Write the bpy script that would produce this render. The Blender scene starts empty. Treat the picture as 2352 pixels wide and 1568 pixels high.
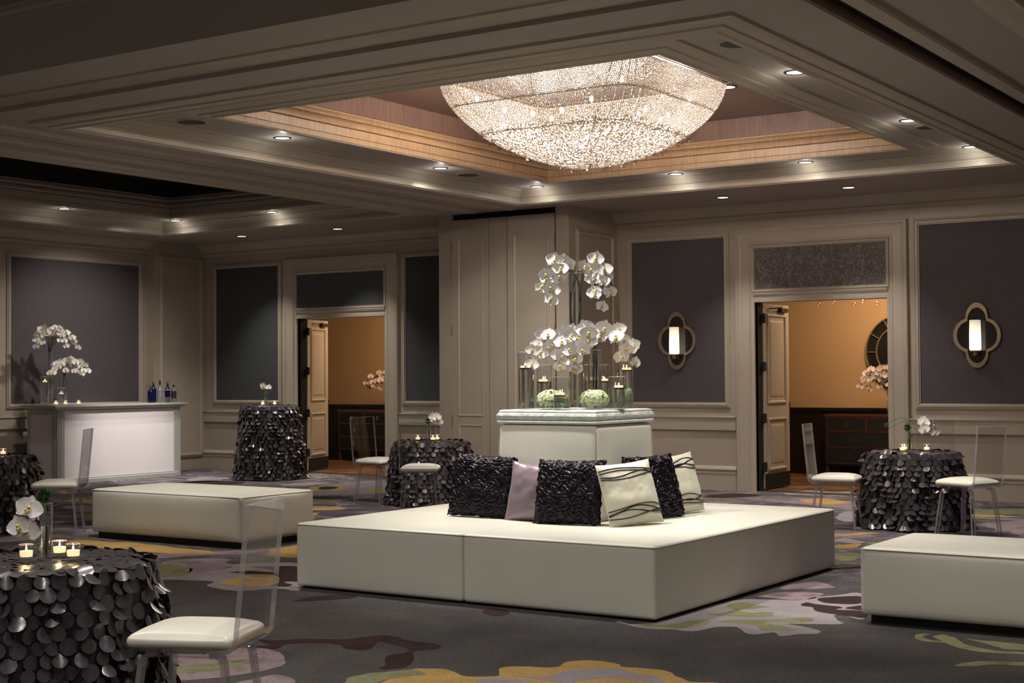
import bpy, bmesh, math, random
from mathutils import Vector, Matrix, noise
random.seed(7)
R_ = random.random
U = random.uniform
scene = bpy.context.scene
COL = scene.collection

# ------------------------------------------------------------------ camera
CAM = (0.0, 0.0, 1.48)
FPX = 3381.26
cam_d = bpy.data.cameras.new('camera')
cam_d.sensor_fit = 'HORIZONTAL'; cam_d.sensor_width = 36.0
cam_d.lens = FPX / 2352 * 36.0
cam_d.clip_start = 0.05; cam_d.clip_end = 200
cam = bpy.data.objects.new('camera', cam_d); COL.objects.link(cam)
cr = Vector((0.831865, 0.554941, -0.006413)).normalized()          # image right
fw = Vector((-0.554674, 0.831736, 0.023497)).normalized()          # view direction
up = cr.cross(fw).normalized()
cr = fw.cross(up).normalized()
cam.matrix_world = Matrix(((cr.x, up.x, -fw.x, CAM[0]), (cr.y, up.y, -fw.y, CAM[1]), (cr.z, up.z, -fw.z, CAM[2]), (0, 0, 0, 1)))
scene.camera = cam

# ------------------------------------------------------------------ world, exposure
w = bpy.data.worlds.new('room_ambience'); scene.world = w; w.use_nodes = True
bg = w.node_tree.nodes['Background']
bg.inputs[0].default_value = (1.0, 0.86, 0.75, 1); bg.inputs[1].default_value = 0.14
scene.view_settings.view_transform = 'Standard'
scene.view_settings.look = 'None'
scene.view_settings.gamma = 1.0
scene.view_settings.use_curve_mapping = False
scene.view_settings.exposure = 0.0
try:
    scene.cycles.max_bounces = 8; scene.cycles.transparent_max_bounces = 20
    scene.cycles.use_adaptive_sampling = True; scene.cycles.adaptive_threshold = 0.03
    scene.cycles.transmission_bounces = 8; scene.cycles.glossy_bounces = 3; scene.cycles.diffuse_bounces = 3
    scene.cycles.sample_clamp_indirect = 2.5; scene.cycles.sample_clamp_direct = 0
    scene.cycles.caustics_reflective = False; scene.cycles.caustics_refractive = False
    scene.cycles.use_denoising = True
except Exception:
    pass

# ------------------------------------------------------------------ light levels
DOWN_COL = (1.0, 0.955, 0.865)
E_RING = 110.0       # downlights of the coffer ring
E_WALL = 110.0       # downlights beside the walls
E_KEY = 415.0       # unseen spots over lounge, bar and walls
E_CHAND = 56.0      # each chandelier bulb
E_FOYER = 88.0
Z1, Z2, Z3 = 3.65, 3.77, 4.21
YB = 17.25          # back wall
XL = -17.72         # left wall


def light(name, kind, loc, energy, col=DOWN_COL, size=0.05, angle=100, blend=0.9, target=None):
    d = bpy.data.lights.new(name, kind); d.energy = energy; d.color = col
    if kind == 'SPOT':
        d.spot_size = math.radians(angle); d.spot_blend = blend; d.shadow_soft_size = size
    elif kind == 'AREA':
        d.shape = 'DISK'; d.size = size
    else:
        d.shadow_soft_size = size
    o = bpy.data.objects.new(name, d); o.location = loc
    if target is not None:
        o.rotation_euler = (Vector(target) - Vector(loc)).to_track_quat('-Z', 'Y').to_euler()
    COL.objects.link(o)
    return o


# ------------------------------------------------------------------ materials
M = {}


def nt(name):
    m = bpy.data.materials.new(name); m.use_nodes = True
    t = m.node_tree; b = t.nodes['Principled BSDF']
    M[name] = m
    return m, t, b


def node(t, typ, **kw):
    n = t.nodes.new(typ)
    for k, v in kw.items():
        if k.startswith('i_'):
            n.inputs[k[2:].replace('_', ' ')].default_value = v
        else:
            setattr(n, k, v)
    return n


def mat(name, col, rough=0.5, metal=0.0, var=0.0, vscale=8.0, bump=0.0, bscale=60.0, spec=0.5, sheen=0.0, coat=0.0, stretch=(1, 1, 1), sss=0.0, trans=0.0):
    m, t, b = nt(name)
    L = t.links
    b.inputs['Base Color'].default_value = (*col, 1); b.inputs['Roughness'].default_value = rough
    b.inputs['Metallic'].default_value = metal; b.inputs['Specular IOR Level'].default_value = spec
    if sheen: b.inputs['Sheen Weight'].default_value = sheen
    if coat: b.inputs['Coat Weight'].default_value = coat; b.inputs['Coat Roughness'].default_value = 0.15
    if sss:
        b.inputs['Subsurface Weight'].default_value = sss; b.inputs['Subsurface Radius'].default_value = (0.02, 0.015, 0.01)
        b.inputs['Subsurface Scale'].default_value = 1.0
    tc = node(t, 'ShaderNodeTexCoord'); mp = node(t, 'ShaderNodeMapping'); mp.inputs['Scale'].default_value = stretch
    L.new(tc.outputs['Object'], mp.inputs['Vector'])
    if var:
        n = node(t, 'ShaderNodeTexNoise'); n.inputs['Scale'].default_value = vscale; n.inputs['Detail'].default_value = 5
        L.new(mp.outputs[0], n.inputs['Vector'])
        r = node(t, 'ShaderNodeValToRGB')
        r.color_ramp.elements[0].position = 0.3; r.color_ramp.elements[1].position = 0.7
        r.color_ramp.elements[0].color = (*[c * (1 - var) for c in col], 1)
        r.color_ramp.elements[1].color = (*[min(1, c * (1 + var)) for c in col], 1)
        L.new(n.outputs['Fac'], r.inputs['Fac']); L.new(r.outputs['Color'], b.inputs['Base Color'])
    if bump:
        n2 = node(t, 'ShaderNodeTexNoise'); n2.inputs['Scale'].default_value = bscale; n2.inputs['Detail'].default_value = 4
        L.new(mp.outputs[0], n2.inputs['Vector'])
        bp = node(t, 'ShaderNodeBump'); bp.inputs['Strength'].default_value = bump; bp.inputs['Distance'].default_value = 0.01
        L.new(n2.outputs['Fac'], bp.inputs['Height']); L.new(bp.outputs[0], b.inputs['Normal'])
    return m


def emit(name, col, s):
    m, t, b = nt(name)
    b.inputs['Base Color'].default_value = (*col, 1); b.inputs['Emission Color'].default_value = (*col, 1); b.inputs['Emission Strength'].default_value = s
    return m


def clear(name, tint=(1, 1, 1), gl=1.0, ior=1.45, rough=0.01):
    """thin clear glass or acrylic: see-through with mirror-like fresnel reflections"""
    m, t, b = nt(name)
    L = t.links
    out = t.nodes['Material Output']
    tr = node(t, 'ShaderNodeBsdfTransparent'); tr.inputs[0].default_value = (*tint, 1)
    g = node(t, 'ShaderNodeBsdfGlossy'); g.inputs['Roughness'].default_value = rough; g.inputs[0].default_value = (gl, gl, gl, 1)
    fr = node(t, 'ShaderNodeFresnel')
    ge = node(t, 'ShaderNodeNewGeometry'); mr = node(t, 'ShaderNodeMapRange')      # same reflectance on both faces of a thin sheet
    mr.inputs['To Min'].default_value = ior; mr.inputs['To Max'].default_value = 1 / ior
    L.new(ge.outputs['Backfacing'], mr.inputs['Value']); L.new(mr.outputs[0], fr.inputs['IOR'])
    mx = node(t, 'ShaderNodeMixShader')
    L.new(fr.outputs[0], mx.inputs[0]); L.new(tr.outputs[0], mx.inputs[1]); L.new(g.outputs[0], mx.inputs[2]); L.new(mx.outputs[0], out.inputs['Surface'])
    t.nodes.remove(b)
    return m


def weave(name, col, scale=220.0, contrast=0.25, rough=0.85):
    m, t, b = nt(name)
    L = t.links
    b.inputs['Roughness'].default_value = rough; b.inputs['Specular IOR Level'].default_value = 0.2
    tc = node(t, 'ShaderNodeTexCoord')
    wv = node(t, 'ShaderNodeTexWave'); wv.wave_type = 'BANDS'; wv.bands_direction = 'Z'
    wv.inputs['Scale'].default_value = scale / 6.28; wv.inputs['Distortion'].default_value = 2.0; wv.inputs['Detail'].default_value = 2
    nz = node(t, 'ShaderNodeTexNoise'); nz.inputs['Scale'].default_value = 30
    L.new(tc.outputs['Object'], wv.inputs['Vector']); L.new(tc.outputs['Object'], nz.inputs['Vector'])
    ad = node(t, 'ShaderNodeMath', operation='MULTIPLY'); L.new(wv.outputs['Fac'], ad.inputs[0]); L.new(nz.outputs['Fac'], ad.inputs[1])
    r = node(t, 'ShaderNodeValToRGB')
    r.color_ramp.elements[0].color = (*[c * (1 - contrast) for c in col], 1); r.color_ramp.elements[1].color = (*[c * (1 + contrast * 1.6) for c in col], 1)
    L.new(ad.outputs[0], r.inputs[0]); L.new(r.outputs[0], b.inputs['Base Color'])
    return m


def damask(name, a, c):
    m, t, b = nt(name)
    L = t.links
    b.inputs['Roughness'].default_value = 0.7
    tc = node(t, 'ShaderNodeTexCoord')
    nz = node(t, 'ShaderNodeTexNoise'); nz.inputs['Scale'].default_value = 9; nz.inputs['Detail'].default_value = 0; nz.inputs['Distortion'].default_value = 1.8
    L.new(tc.outputs['Object'], nz.inputs['Vector'])
    mu = node(t, 'ShaderNodeMath', operation='MULTIPLY'); mu.inputs[1].default_value = 20; L.new(nz.outputs['Fac'], mu.inputs[0])
    si = node(t, 'ShaderNodeMath', operation='SINE'); L.new(mu.outputs[0], si.inputs[0])
    r = node(t, 'ShaderNodeValToRGB'); r.color_ramp.elements[0].position = 0.35; r.color_ramp.elements[1].position = 0.6
    r.color_ramp.elements[0].color = (*a, 1); r.color_ramp.elements[1].color = (*c, 1)
    L.new(si.outputs[0], r.inputs[0]); L.new(r.outputs[0], b.inputs['Base Color'])
    return m


def carpet(name, cols, scale=2.2, grain=0.5, warp=0.6, drift=None):
    """wool pile: hand-drawn looking drifts of several yarn colours with a fine streaked grain"""
    m, t, b = nt(name)
    L = t.links
    b.inputs['Roughness'].default_value = 0.95; b.inputs['Specular IOR Level'].default_value = 0.1
    tc = node(t, 'ShaderNodeTexCoord')
    nz = node(t, 'ShaderNodeTexNoise'); nz.inputs['Scale'].default_value = scale; nz.inputs['Detail'].default_value = 6; nz.inputs['Distortion'].default_value = warp
    L.new(tc.outputs['Object'], nz.inputs['Vector'])
    def ramp(cs, src):
        r = node(t, 'ShaderNodeValToRGB'); el = r.color_ramp.elements
        el[0].position, el[0].color = cs[0][0], (*cs[0][1], 1)
        el[1].position, el[1].color = cs[-1][0], (*cs[-1][1], 1)
        for p, c in cs[1:-1]:
            e = el.new(p); e.color = (*c, 1)
        L.new(src, r.inputs[0])
        return r
    r = ramp(cols, nz.outputs['Fac'])
    if drift:
        m2 = node(t, 'ShaderNodeMapping'); m2.inputs['Rotation'].default_value = (0, 0, 0.59); m2.inputs['Scale'].default_value = (1.0, 1.7, 1)
        L.new(tc.outputs['Object'], m2.inputs['Vector'])
        n2 = node(t, 'ShaderNodeTexNoise'); n2.inputs['Scale'].default_value = 0.75; n2.inputs['Detail'].default_value = 5; n2.inputs['Roughness'].default_value = .62; n2.inputs['Distortion'].default_value = 1.3
        L.new(m2.outputs[0], n2.inputs['Vector'])
        r2 = ramp(drift, n2.outputs['Fac'])
        sx = node(t, 'ShaderNodeSeparateXYZ'); L.new(tc.outputs['Object'], sx.inputs[0])
        dp = node(t, 'ShaderNodeMath', operation='MULTIPLY_ADD'); dp.inputs[1].default_value = -0.30; L.new(sx.outputs['X'], dp.inputs[0]); L.new(sx.outputs['Y'], dp.inputs[2])
        mk = node(t, 'ShaderNodeMapRange'); mk.inputs['From Min'].default_value = 10.6; mk.inputs['From Max'].default_value = 13.0; L.new(dp.outputs[0], mk.inputs['Value'])
        mm = node(t, 'ShaderNodeMixRGB'); L.new(mk.outputs[0], mm.inputs[0]); L.new(r.outputs[0], mm.inputs[1]); L.new(r2.outputs[0], mm.inputs[2])
        r = mm
    mp = node(t, 'ShaderNodeMapping'); mp.inputs['Rotation'].default_value = (0, 0, 0.59); mp.inputs['Scale'].default_value = (22, 90, 1)
    L.new(tc.outputs['Object'], mp.inputs['Vector'])
    g = node(t, 'ShaderNodeTexNoise'); g.inputs['Scale'].default_value = 1.6; g.inputs['Detail'].default_value = 4
    L.new(mp.outputs[0], g.inputs['Vector'])
    mr = node(t, 'ShaderNodeMapRange'); mr.inputs['From Min'].default_value = 0.3; mr.inputs['From Max'].default_value = 0.7
    mr.inputs['To Min'].default_value = 1 - grain * 0.5; mr.inputs['To Max'].default_value = 1 + grain * 0.5
    L.new(g.outputs['Fac'], mr.inputs['Value'])
    mx = node(t, 'ShaderNodeMixRGB', blend_type='MULTIPLY'); mx.inputs[0].default_value = 1
    L.new(r.outputs[0], mx.inputs[1]); L.new(mr.outputs[0], mx.inputs[2]); L.new(mx.outputs[0], b.inputs['Base Color'])
    return m


def build_materials():
    mat('paint', (0.47, 0.40, 0.325), 0.45, var=0.03, vscale=3)
    mat('ceiling_paint', (0.42, 0.365, 0.325), 0.6, var=0.03, vscale=2)
    mat('trim_paint', (0.50, 0.43, 0.35), 0.42, var=0.02)
    mat('gold_veneer', (0.54, 0.36, 0.215), 0.38, var=0.16, vscale=5, stretch=(9, 9, 0.6))
    mat('brown_veneer', (0.21, 0.13, 0.105), 0.35, var=0.22, vscale=5, stretch=(9, 9, 0.6))
    mat('tray_veneer', (0.15, 0.095, 0.085), 0.3, var=0.18, vscale=4, stretch=(0.6, 9, 9))
    mat('unlit_black', (0.010, 0.011, 0.009), 0.8)  # shade of the unlit left tray put into the colour
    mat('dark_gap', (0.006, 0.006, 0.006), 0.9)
    weave('slate_fabric', (0.125, 0.108, 0.118))
    weave('blue_fabric', (0.088, 0.094, 0.100))
    damask('damask_fabric', (0.11, 0.092, 0.092), (0.20, 0.175, 0.17))
    weave('ochre_paper', (0.48, 0.30, 0.155), 160, 0.08)
    mat('mahogany', (0.010, 0.0045, 0.004), 0.35, var=0.4, vscale=3, stretch=(1, 1, 8), coat=0.15)
    mat('ebony', (0.010, 0.010, 0.010), 0.5)
    mat('ebony_edge', (0.085, 0.030, 0.020), 0.25, coat=0.4)
    mat('steel_dark', (0.05, 0.045, 0.04), 0.4, 0.8)
    mat('leather', (0.77, 0.75, 0.665), 0.36, var=0.025, vscale=3, bump=0.06, bscale=240, spec=0.45)
    mat('cushion_vinyl', (0.80, 0.77, 0.68), 0.34, bump=0.03, bscale=160)
    mat('seam', (0.42, 0.38, 0.29), 0.6)
    mat('kick_black', (0.008, 0.009, 0.008), 0.7)
    mat('whitewash', (0.66, 0.69, 0.66), 0.6, var=0.14, vscale=14, bump=0.5, bscale=26)
    mat('whitewash_carved', (0.60, 0.63, 0.60), 0.7, var=0.2, vscale=22, bump=1.0, bscale=34)
    mat('bar_metal', (0.45, 0.46, 0.43), 0.4, 0.2)
    mat('bar_top', (0.42, 0.41, 0.37), 0.35, 0.1)
    mat('bar_panel', (0.80, 0.74, 0.77), 0.35, var=0.02, vscale=4)
    mat('sequin', (0.068, 0.060, 0.068), 0.28, 0.25, var=0.4, vscale=3, coat=0.4)
    mat('petal_cloth', (0.009, 0.008, 0.010), 0.6)
    mat('rosette_satin', (0.006, 0.003, 0.0075), 0.29, 0.0, spec=0.20)
    mat('mauve_satin', (0.205, 0.148, 0.178), 0.36, 0.25, sheen=0.15)
    mat('cream_satin', (0.84, 0.80, 0.64), 0.33, 0.05, sheen=0.3)
    mat('black_cord', (0.006, 0.006, 0.006), 0.5)
    mat('orchid_white', (0.86, 0.82, 0.82), 0.5, var=0.03, vscale=30)
    mat('orchid_blush', (0.62, 0.50, 0.50), 0.55)
    mat('orchid_lip', (0.72, 0.60, 0.22), 0.5, var=0.3, vscale=60)
    mat('orchid_bud', (0.45, 0.52, 0.18), 0.5)
    mat('stem', (0.020, 0.035, 0.012), 0.45)
    mat('stem_green', (0.05, 0.13, 0.025), 0.5, var=0.3, vscale=20)
    mat('moss', (0.035, 0.11, 0.020), 0.8, var=0.35, vscale=40)
    mat('hydrangea', (0.70, 0.80, 0.50), 0.6, var=0.12, vscale=40)
    m, t, b = nt('wax')
    L = t.links; out = t.nodes['Material Output']
    tl = node(t, 'ShaderNodeBsdfTranslucent'); tl.inputs[0].default_value = (0.95, 0.84, 0.68, 1)
    df = node(t, 'ShaderNodeBsdfDiffuse'); df.inputs[0].default_value = (0.93, 0.87, 0.76, 1)
    mx = node(t, 'ShaderNodeMixShader'); mx.inputs[0].default_value = 0.5
    L.new(tl.outputs[0], mx.inputs[1]); L.new(df.outputs[0], mx.inputs[2]); L.new(mx.outputs[0], out.inputs['Surface']); t.nodes.remove(b)
    emit('flame', (1.0, 0.66, 0.30), 30.0)
    emit('bulb', (1.0, 0.80, 0.58), 42.0)
    emit('downlight_lamp', (1.0, 0.96, 0.88), 5.0)
    m = emit('shade_glass', (1.0, 0.82, 0.62), 1.5)
    t = m.node_tree; tc = node(t, 'ShaderNodeTexCoord'); sx = node(t, 'ShaderNodeSeparateXYZ'); mr = node(t, 'ShaderNodeMapRange')   # the lamp sits low in the frosted tube
    mr.inputs['From Min'].default_value = -0.17; mr.inputs['From Max'].default_value = 0.17; mr.inputs['To Min'].default_value = 2.6; mr.inputs['To Max'].default_value = 0.55
    t.links.new(tc.outputs['Object'], sx.inputs[0]); t.links.new(sx.outputs['Z'], mr.inputs['Value']); t.links.new(mr.outputs[0], t.nodes['Principled BSDF'].inputs['Emission Strength'])
    mat('bronze', (0.33, 0.26, 0.175), 0.34, 0.5, var=0.12, vscale=12)
    mat('mirror_dark', (0.02, 0.017, 0.016), 0.12, 0.2, spec=0.6)
    mat('chrome', (0.7, 0.7, 0.7), 0.12, 1.0)
    mat('speaker', (0.075, 0.078, 0.065), 0.8)
    clear('glass', (0.965, 0.975, 0.975), 1.0, 1.68)
    clear('acrylic', (0.93, 0.925, 0.93), 1.0, 1.49)
    m = clear('acrylic_edge', (0.80, 0.79, 0.80), 1.0, 1.7, 0.1)
    t = m.node_tree; L = t.links; out = t.nodes['Material Output']; src = out.inputs['Surface'].links[0].from_socket
    d_ = node(t, 'ShaderNodeBsdfTranslucent'); d_.inputs[0].default_value = (0.8, 0.79, 0.8, 1); d2 = node(t, 'ShaderNodeBsdfDiffuse'); d2.inputs[0].default_value = (0.75, 0.74, 0.76, 1)
    a_ = node(t, 'ShaderNodeAddShader'); mx = node(t, 'ShaderNodeMixShader'); mx.inputs[0].default_value = 0.13
    L.new(d_.outputs[0], a_.inputs[0]); L.new(d2.outputs[0], a_.inputs[1]); L.new(src, mx.inputs[1]); L.new(a_.outputs[0], mx.inputs[2]); L.new(mx.outputs[0], out.inputs['Surface'])
    m, t, b = nt('water')
    b.inputs['Base Color'].default_value = (0.96, 0.98, 0.97, 1); b.inputs['Roughness'].default_value = 0.0
    b.inputs['IOR'].default_value = 1.33; b.inputs['Transmission Weight'].default_value = 1.0
    # crystals: clear glass beads that pass on the light of the bulbs inside the basket
    m, t, b = nt('crystal')
    L = t.links; out = t.nodes['Material Output']
    tl = node(t, 'ShaderNodeBsdfTranslucent'); tl.inputs[0].default_value = (0.96, 0.90, 0.85, 1)
    g = node(t, 'ShaderNodeBsdfGlossy'); g.inputs['Roughness'].default_value = 0.08; g.inputs[0].default_value = (1, 0.97, 0.93, 1)
    df = node(t, 'ShaderNodeBsdfDiffuse'); df.inputs[0].default_value = (0.88, 0.80, 0.76, 1)
    m1 = node(t, 'ShaderNodeMixShader'); m1.inputs[0].default_value = 0.45
    m2 = node(t, 'ShaderNodeMixShader'); m2.inputs[0].default_value = 0.25
    L.new(tl.outputs[0], m1.inputs[1]); L.new(df.outputs[0], m1.inputs[2]); L.new(m1.outputs[0], m2.inputs[1]); L.new(g.outputs[0], m2.inputs[2])
    L.new(m2.outputs[0], out.inputs['Surface']); t.nodes.remove(b)
    clear('crystal_drop', (0.9, 0.86, 0.84), 1.0, 1.9, 0.02)
    for n, c, rg in (('bottle_blue', (0.004, 0.005, 0.034), 0.08), ('bottle_frost', (0.62, 0.66, 0.66), 0.3), ('bottle_clear', (0.50, 0.52, 0.46), 0.1)):
        m, t, b = nt(n)
        b.inputs['Base Color'].default_value = (*c, 1); b.inputs['Roughness'].default_value = rg; b.inputs['IOR'].default_value = 1.3
        b.inputs['Transmission Weight'].default_value = 0.0 if n == 'bottle_blue' else 0.8
    mat('cap_violet', (0.03, 0.02, 0.06), 0.4)
    mat('cap_black', (0.01, 0.01, 0.012), 0.4)
    mat('label_blue', (0.16, 0.17, 0.42), 0.5)
    mat('label_dark', (0.035, 0.02, 0.018), 0.5)
    mat('label_white', (0.7, 0.7, 0.72), 0.5)
    G = (0.074, 0.068, 0.067)
    carpet('carpet', [(0.28, (0.056, 0.050, 0.051)), (0.5, G), (0.66, (0.088, 0.078, 0.080)), (0.8, (0.112, 0.096, 0.103))], 1.7, 0.8,
           drift=[(0.30, (0.050, 0.036, 0.042)), (0.40, (0.085, 0.070, 0.082)), (0.485, (0.105, 0.086, 0.102)), (0.50, (0.21, 0.18, 0.195)), (0.545, (0.24, 0.21, 0.22)), (0.555, (0.115, 0.092, 0.11)), (0.62, (0.095, 0.078, 0.09)), (0.635, (0.17, 0.165, 0.09)), (0.68, (0.10, 0.08, 0.095))])
    carpet('yarn_lilac', [(0.3, (0.24, 0.205, 0.225)), (0.7, (0.32, 0.285, 0.295))], 3, 0.35)
    carpet('yarn_gold', [(0.3, (0.36, 0.225, 0.075)), (0.7, (0.48, 0.315, 0.125))], 3, 0.45)
    carpet('yarn_olive', [(0.3, (0.13, 0.125, 0.062)), (0.5, (0.225, 0.215, 0.12)), (0.7, (0.165, 0.165, 0.10))], 4, 0.6)
    carpet('yarn_burgundy', [(0.3, (0.030, 0.018, 0.018)), (0.7, (0.050, 0.026, 0.028))], 4, 0.4)
    carpet('yarn_pink', [(0.3, (0.15, 0.095, 0.125)), (0.5, (0.27, 0.205, 0.215)), (0.7, (0.21, 0.15, 0.165))], 5, 0.5)
    carpet('yarn_rust', [(0.3, (0.20, 0.09, 0.03)), (0.5, (0.085, 0.045, 0.03)), (0.7, (0.26, 0.15, 0.07))], 1.4, 0.5)


build_materials()

# ------------------------------------------------------------------ mesh helpers


class MB:
    def __init__(s):
        s.v = []; s.f = []; s.m = []

    def add(s, verts, faces, mi=0):
        b = len(s.v); s.v.extend(verts)
        for f in faces:
            s.f.append([b + i for i in f]); s.m.append(mi)

    def box(s, x0, x1, y0, y1, z0, z1, mi=0):
        s.add([(x0, y0, z0), (x1, y0, z0), (x1, y1, z0), (x0, y1, z0), (x0, y0, z1), (x1, y0, z1), (x1, y1, z1), (x0, y1, z1)],
              [(0, 3, 2, 1), (4, 5, 6, 7), (0, 1, 5, 4), (1, 2, 6, 5), (2, 3, 7, 6), (3, 0, 4, 7)], mi)

    def ring(s, rect, prof, mi=0):
        """profile (inset, z) swept round a level rectangle with mitred corners"""
        x0, x1, y0, y1 = rect
        vs = []
        for d, z in prof:
            vs += [(x0 + d, y0 + d, z), (x1 - d, y0 + d, z), (x1 - d, y1 - d, z), (x0 + d, y1 - d, z)]
        fs = []
        for k in range(len(prof) - 1):
            for i in range(4):
                j = (i + 1) % 4
                fs.append((k * 4 + i, k * 4 + j, k * 4 + 4 + j, k * 4 + 4 + i))
        s.add(vs, fs, mi)

    def frame(s, u0, u1, v0, v1, prof, mp, closed=True, mi=0):
        """moulding profile (inset, height) round a rectangle on a wall; mp maps (u, v, height) to world"""
        vs = []
        for d, h in prof:
            if closed:
                c = [(u0 + d, v0 + d), (u1 - d, v0 + d), (u1 - d, v1 - d), (u0 + d, v1 - d)]
            else:
                c = [(u0 + d, v0), (u0 + d, v1 - d), (u1 - d, v1 - d), (u1 - d, v0)]
            vs += [mp(u, v, h) for u, v in c]
        fs = []
        for k in range(len(prof) - 1):
            for i in range(4 if closed else 3):
                j = (i + 1) % 4
                fs.append((k * 4 + i, k * 4 + j, k * 4 + 4 + j, k * 4 + 4 + i))
        s.add(vs, fs, mi)

    def strip(s, u0, u1, prof, mp, mi=0):
        """horizontal moulding: profile (z, height) run from u0 to u1"""
        vs = []
        for z, h in prof:
            vs += [mp(u0, z, h), mp(u1, z, h)]
        fs = [(2 * k, 2 * k + 1, 2 * k + 3, 2 * k + 2) for k in range(len(prof) - 1)]
        n = len(prof)
        fs.append([2 * k for k in range(n)]); fs.append([2 * k + 1 for k in reversed(range(n))])
        s.add(vs, fs, mi)

    def lathe(s, prof, n=20, c=(0, 0, 0), mi=0, caps=True):
        b = []
        for r, z in prof:
            for i in range(n):
                a = 2 * math.pi * i / n
                b.append((c[0] + r * math.cos(a), c[1] + r * math.sin(a), c[2] + z))
        fs = []
        for k in range(len(prof) - 1):
            for i in range(n):
                j = (i + 1) % n
                fs.append((k * n + i, k * n + j, k * n + n + j, k * n + n + i))
        if caps:
            fs.append(list(reversed(range(n)))); fs.append([(len(prof) - 1) * n + i for i in range(n)])
        s.add(b, fs, mi)

    def tube(s, pts, rad, n=6, mi=0):
        pts = [Vector(p) for p in pts]
        N = len(pts); vs = []; fs = []
        ref = Vector((0.3, 0.2, 1)).normalized()
        for k, p in enumerate(pts):
            t = (pts[min(k + 1, N - 1)] - pts[max(k - 1, 0)]).normalized()
            a = t.cross(ref)
            if a.length < 1e-3: a = t.cross(Vector((1, 0, 0)))
            a.normalize(); b = t.cross(a)
            r = rad(k / (N - 1)) if callable(rad) else rad
            for i in range(n):
                an = 2 * math.pi * i / n
                q = p + a * (r * math.cos(an)) + b * (r * math.sin(an)); vs.append(tuple(q))
        for k in range(N - 1):
            for i in range(n):
                j = (i + 1) % n
                fs.append((k * n + i, k * n + j, k * n + n + j, k * n + n + i))
        fs.append(list(reversed(range(n)))); fs.append([(N - 1) * n + i for i in range(n)])
        s.add(vs, fs, mi)

    def bar(s, pts, side, w, t, mi=0):
        """flat bar of width w (along side) and thickness t following a path"""
        pts = [Vector(p) for p in pts]; side = Vector(side).normalized()
        N = len(pts); vs = []; fs = []
        for k, p in enumerate(pts):
            d = (pts[min(k + 1, N - 1)] - pts[max(k - 1, 0)]).normalized()
            nn = d.cross(side).normalized()
            for a, b in ((-1, -1), (1, -1), (1, 1), (-1, 1)):
                vs.append(tuple(p + side * (a * w / 2) + nn * (b * t / 2)))
        for k in range(N - 1):
            for i in range(4):
                j = (i + 1) % 4
                fs.append((k * 4 + i, k * 4 + j, k * 4 + 4 + j, k * 4 + 4 + i))
        fs.append((3, 2, 1, 0)); fs.append([(N - 1) * 4 + i for i in range(4)])
        s.add(vs, fs, mi)

    def mesh(s, name, mats, smooth=False):
        me = bpy.data.meshes.new(name)
        me.from_pydata([tuple(v) for v in s.v], [], s.f)
        for m in (mats if isinstance(mats, (list, tuple)) else [mats]):
            me.materials.append(M[m])
        if any(s.m):
            me.polygons.foreach_set('material_index', s.m)
        if smooth:
            me.polygons.foreach_set('use_smooth', [True] * len(me.polygons))
        me.update()
        return me

    def build(s, name, mats, parent=None, smooth=False, auto=None):
        me = s.mesh(name, mats, smooth)
        if auto is not None:
            bm = bmesh.new(); bm.from_mesh(me)
            bmesh.ops.recalc_face_normals(bm, faces=bm.faces)
            for e in bm.edges:
                if len(e.link_faces) == 2 and e.calc_face_angle(0) > math.radians(auto): e.smooth = False
            bm.to_mesh(me); bm.free()
        return ob(name, me, parent)


def ob(name, me, parent=None, loc=None):
    o = bpy.data.objects.new(name, me); COL.objects.link(o)
    if parent is not None: o.parent = parent
    if loc is not None: o.location = loc
    return o


def tag(o, label, cat, group=None, kind=None):
    o['label'] = label; o['category'] = cat
    if group: o['group'] = group
    if kind: o['kind'] = kind
    return o


def thing(name, label, cat, loc=(0, 0, 0), rz=0.0, group=None):
    o = bpy.data.objects.new(name, None); COL.objects.link(o); o.empty_display_size = 0.1
    o.location = loc; o.rotation_euler = (0, 0, rz)
    return tag(o, label, cat, group)


def struct(o):
    o['kind'] = 'structure'
    return o


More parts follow.
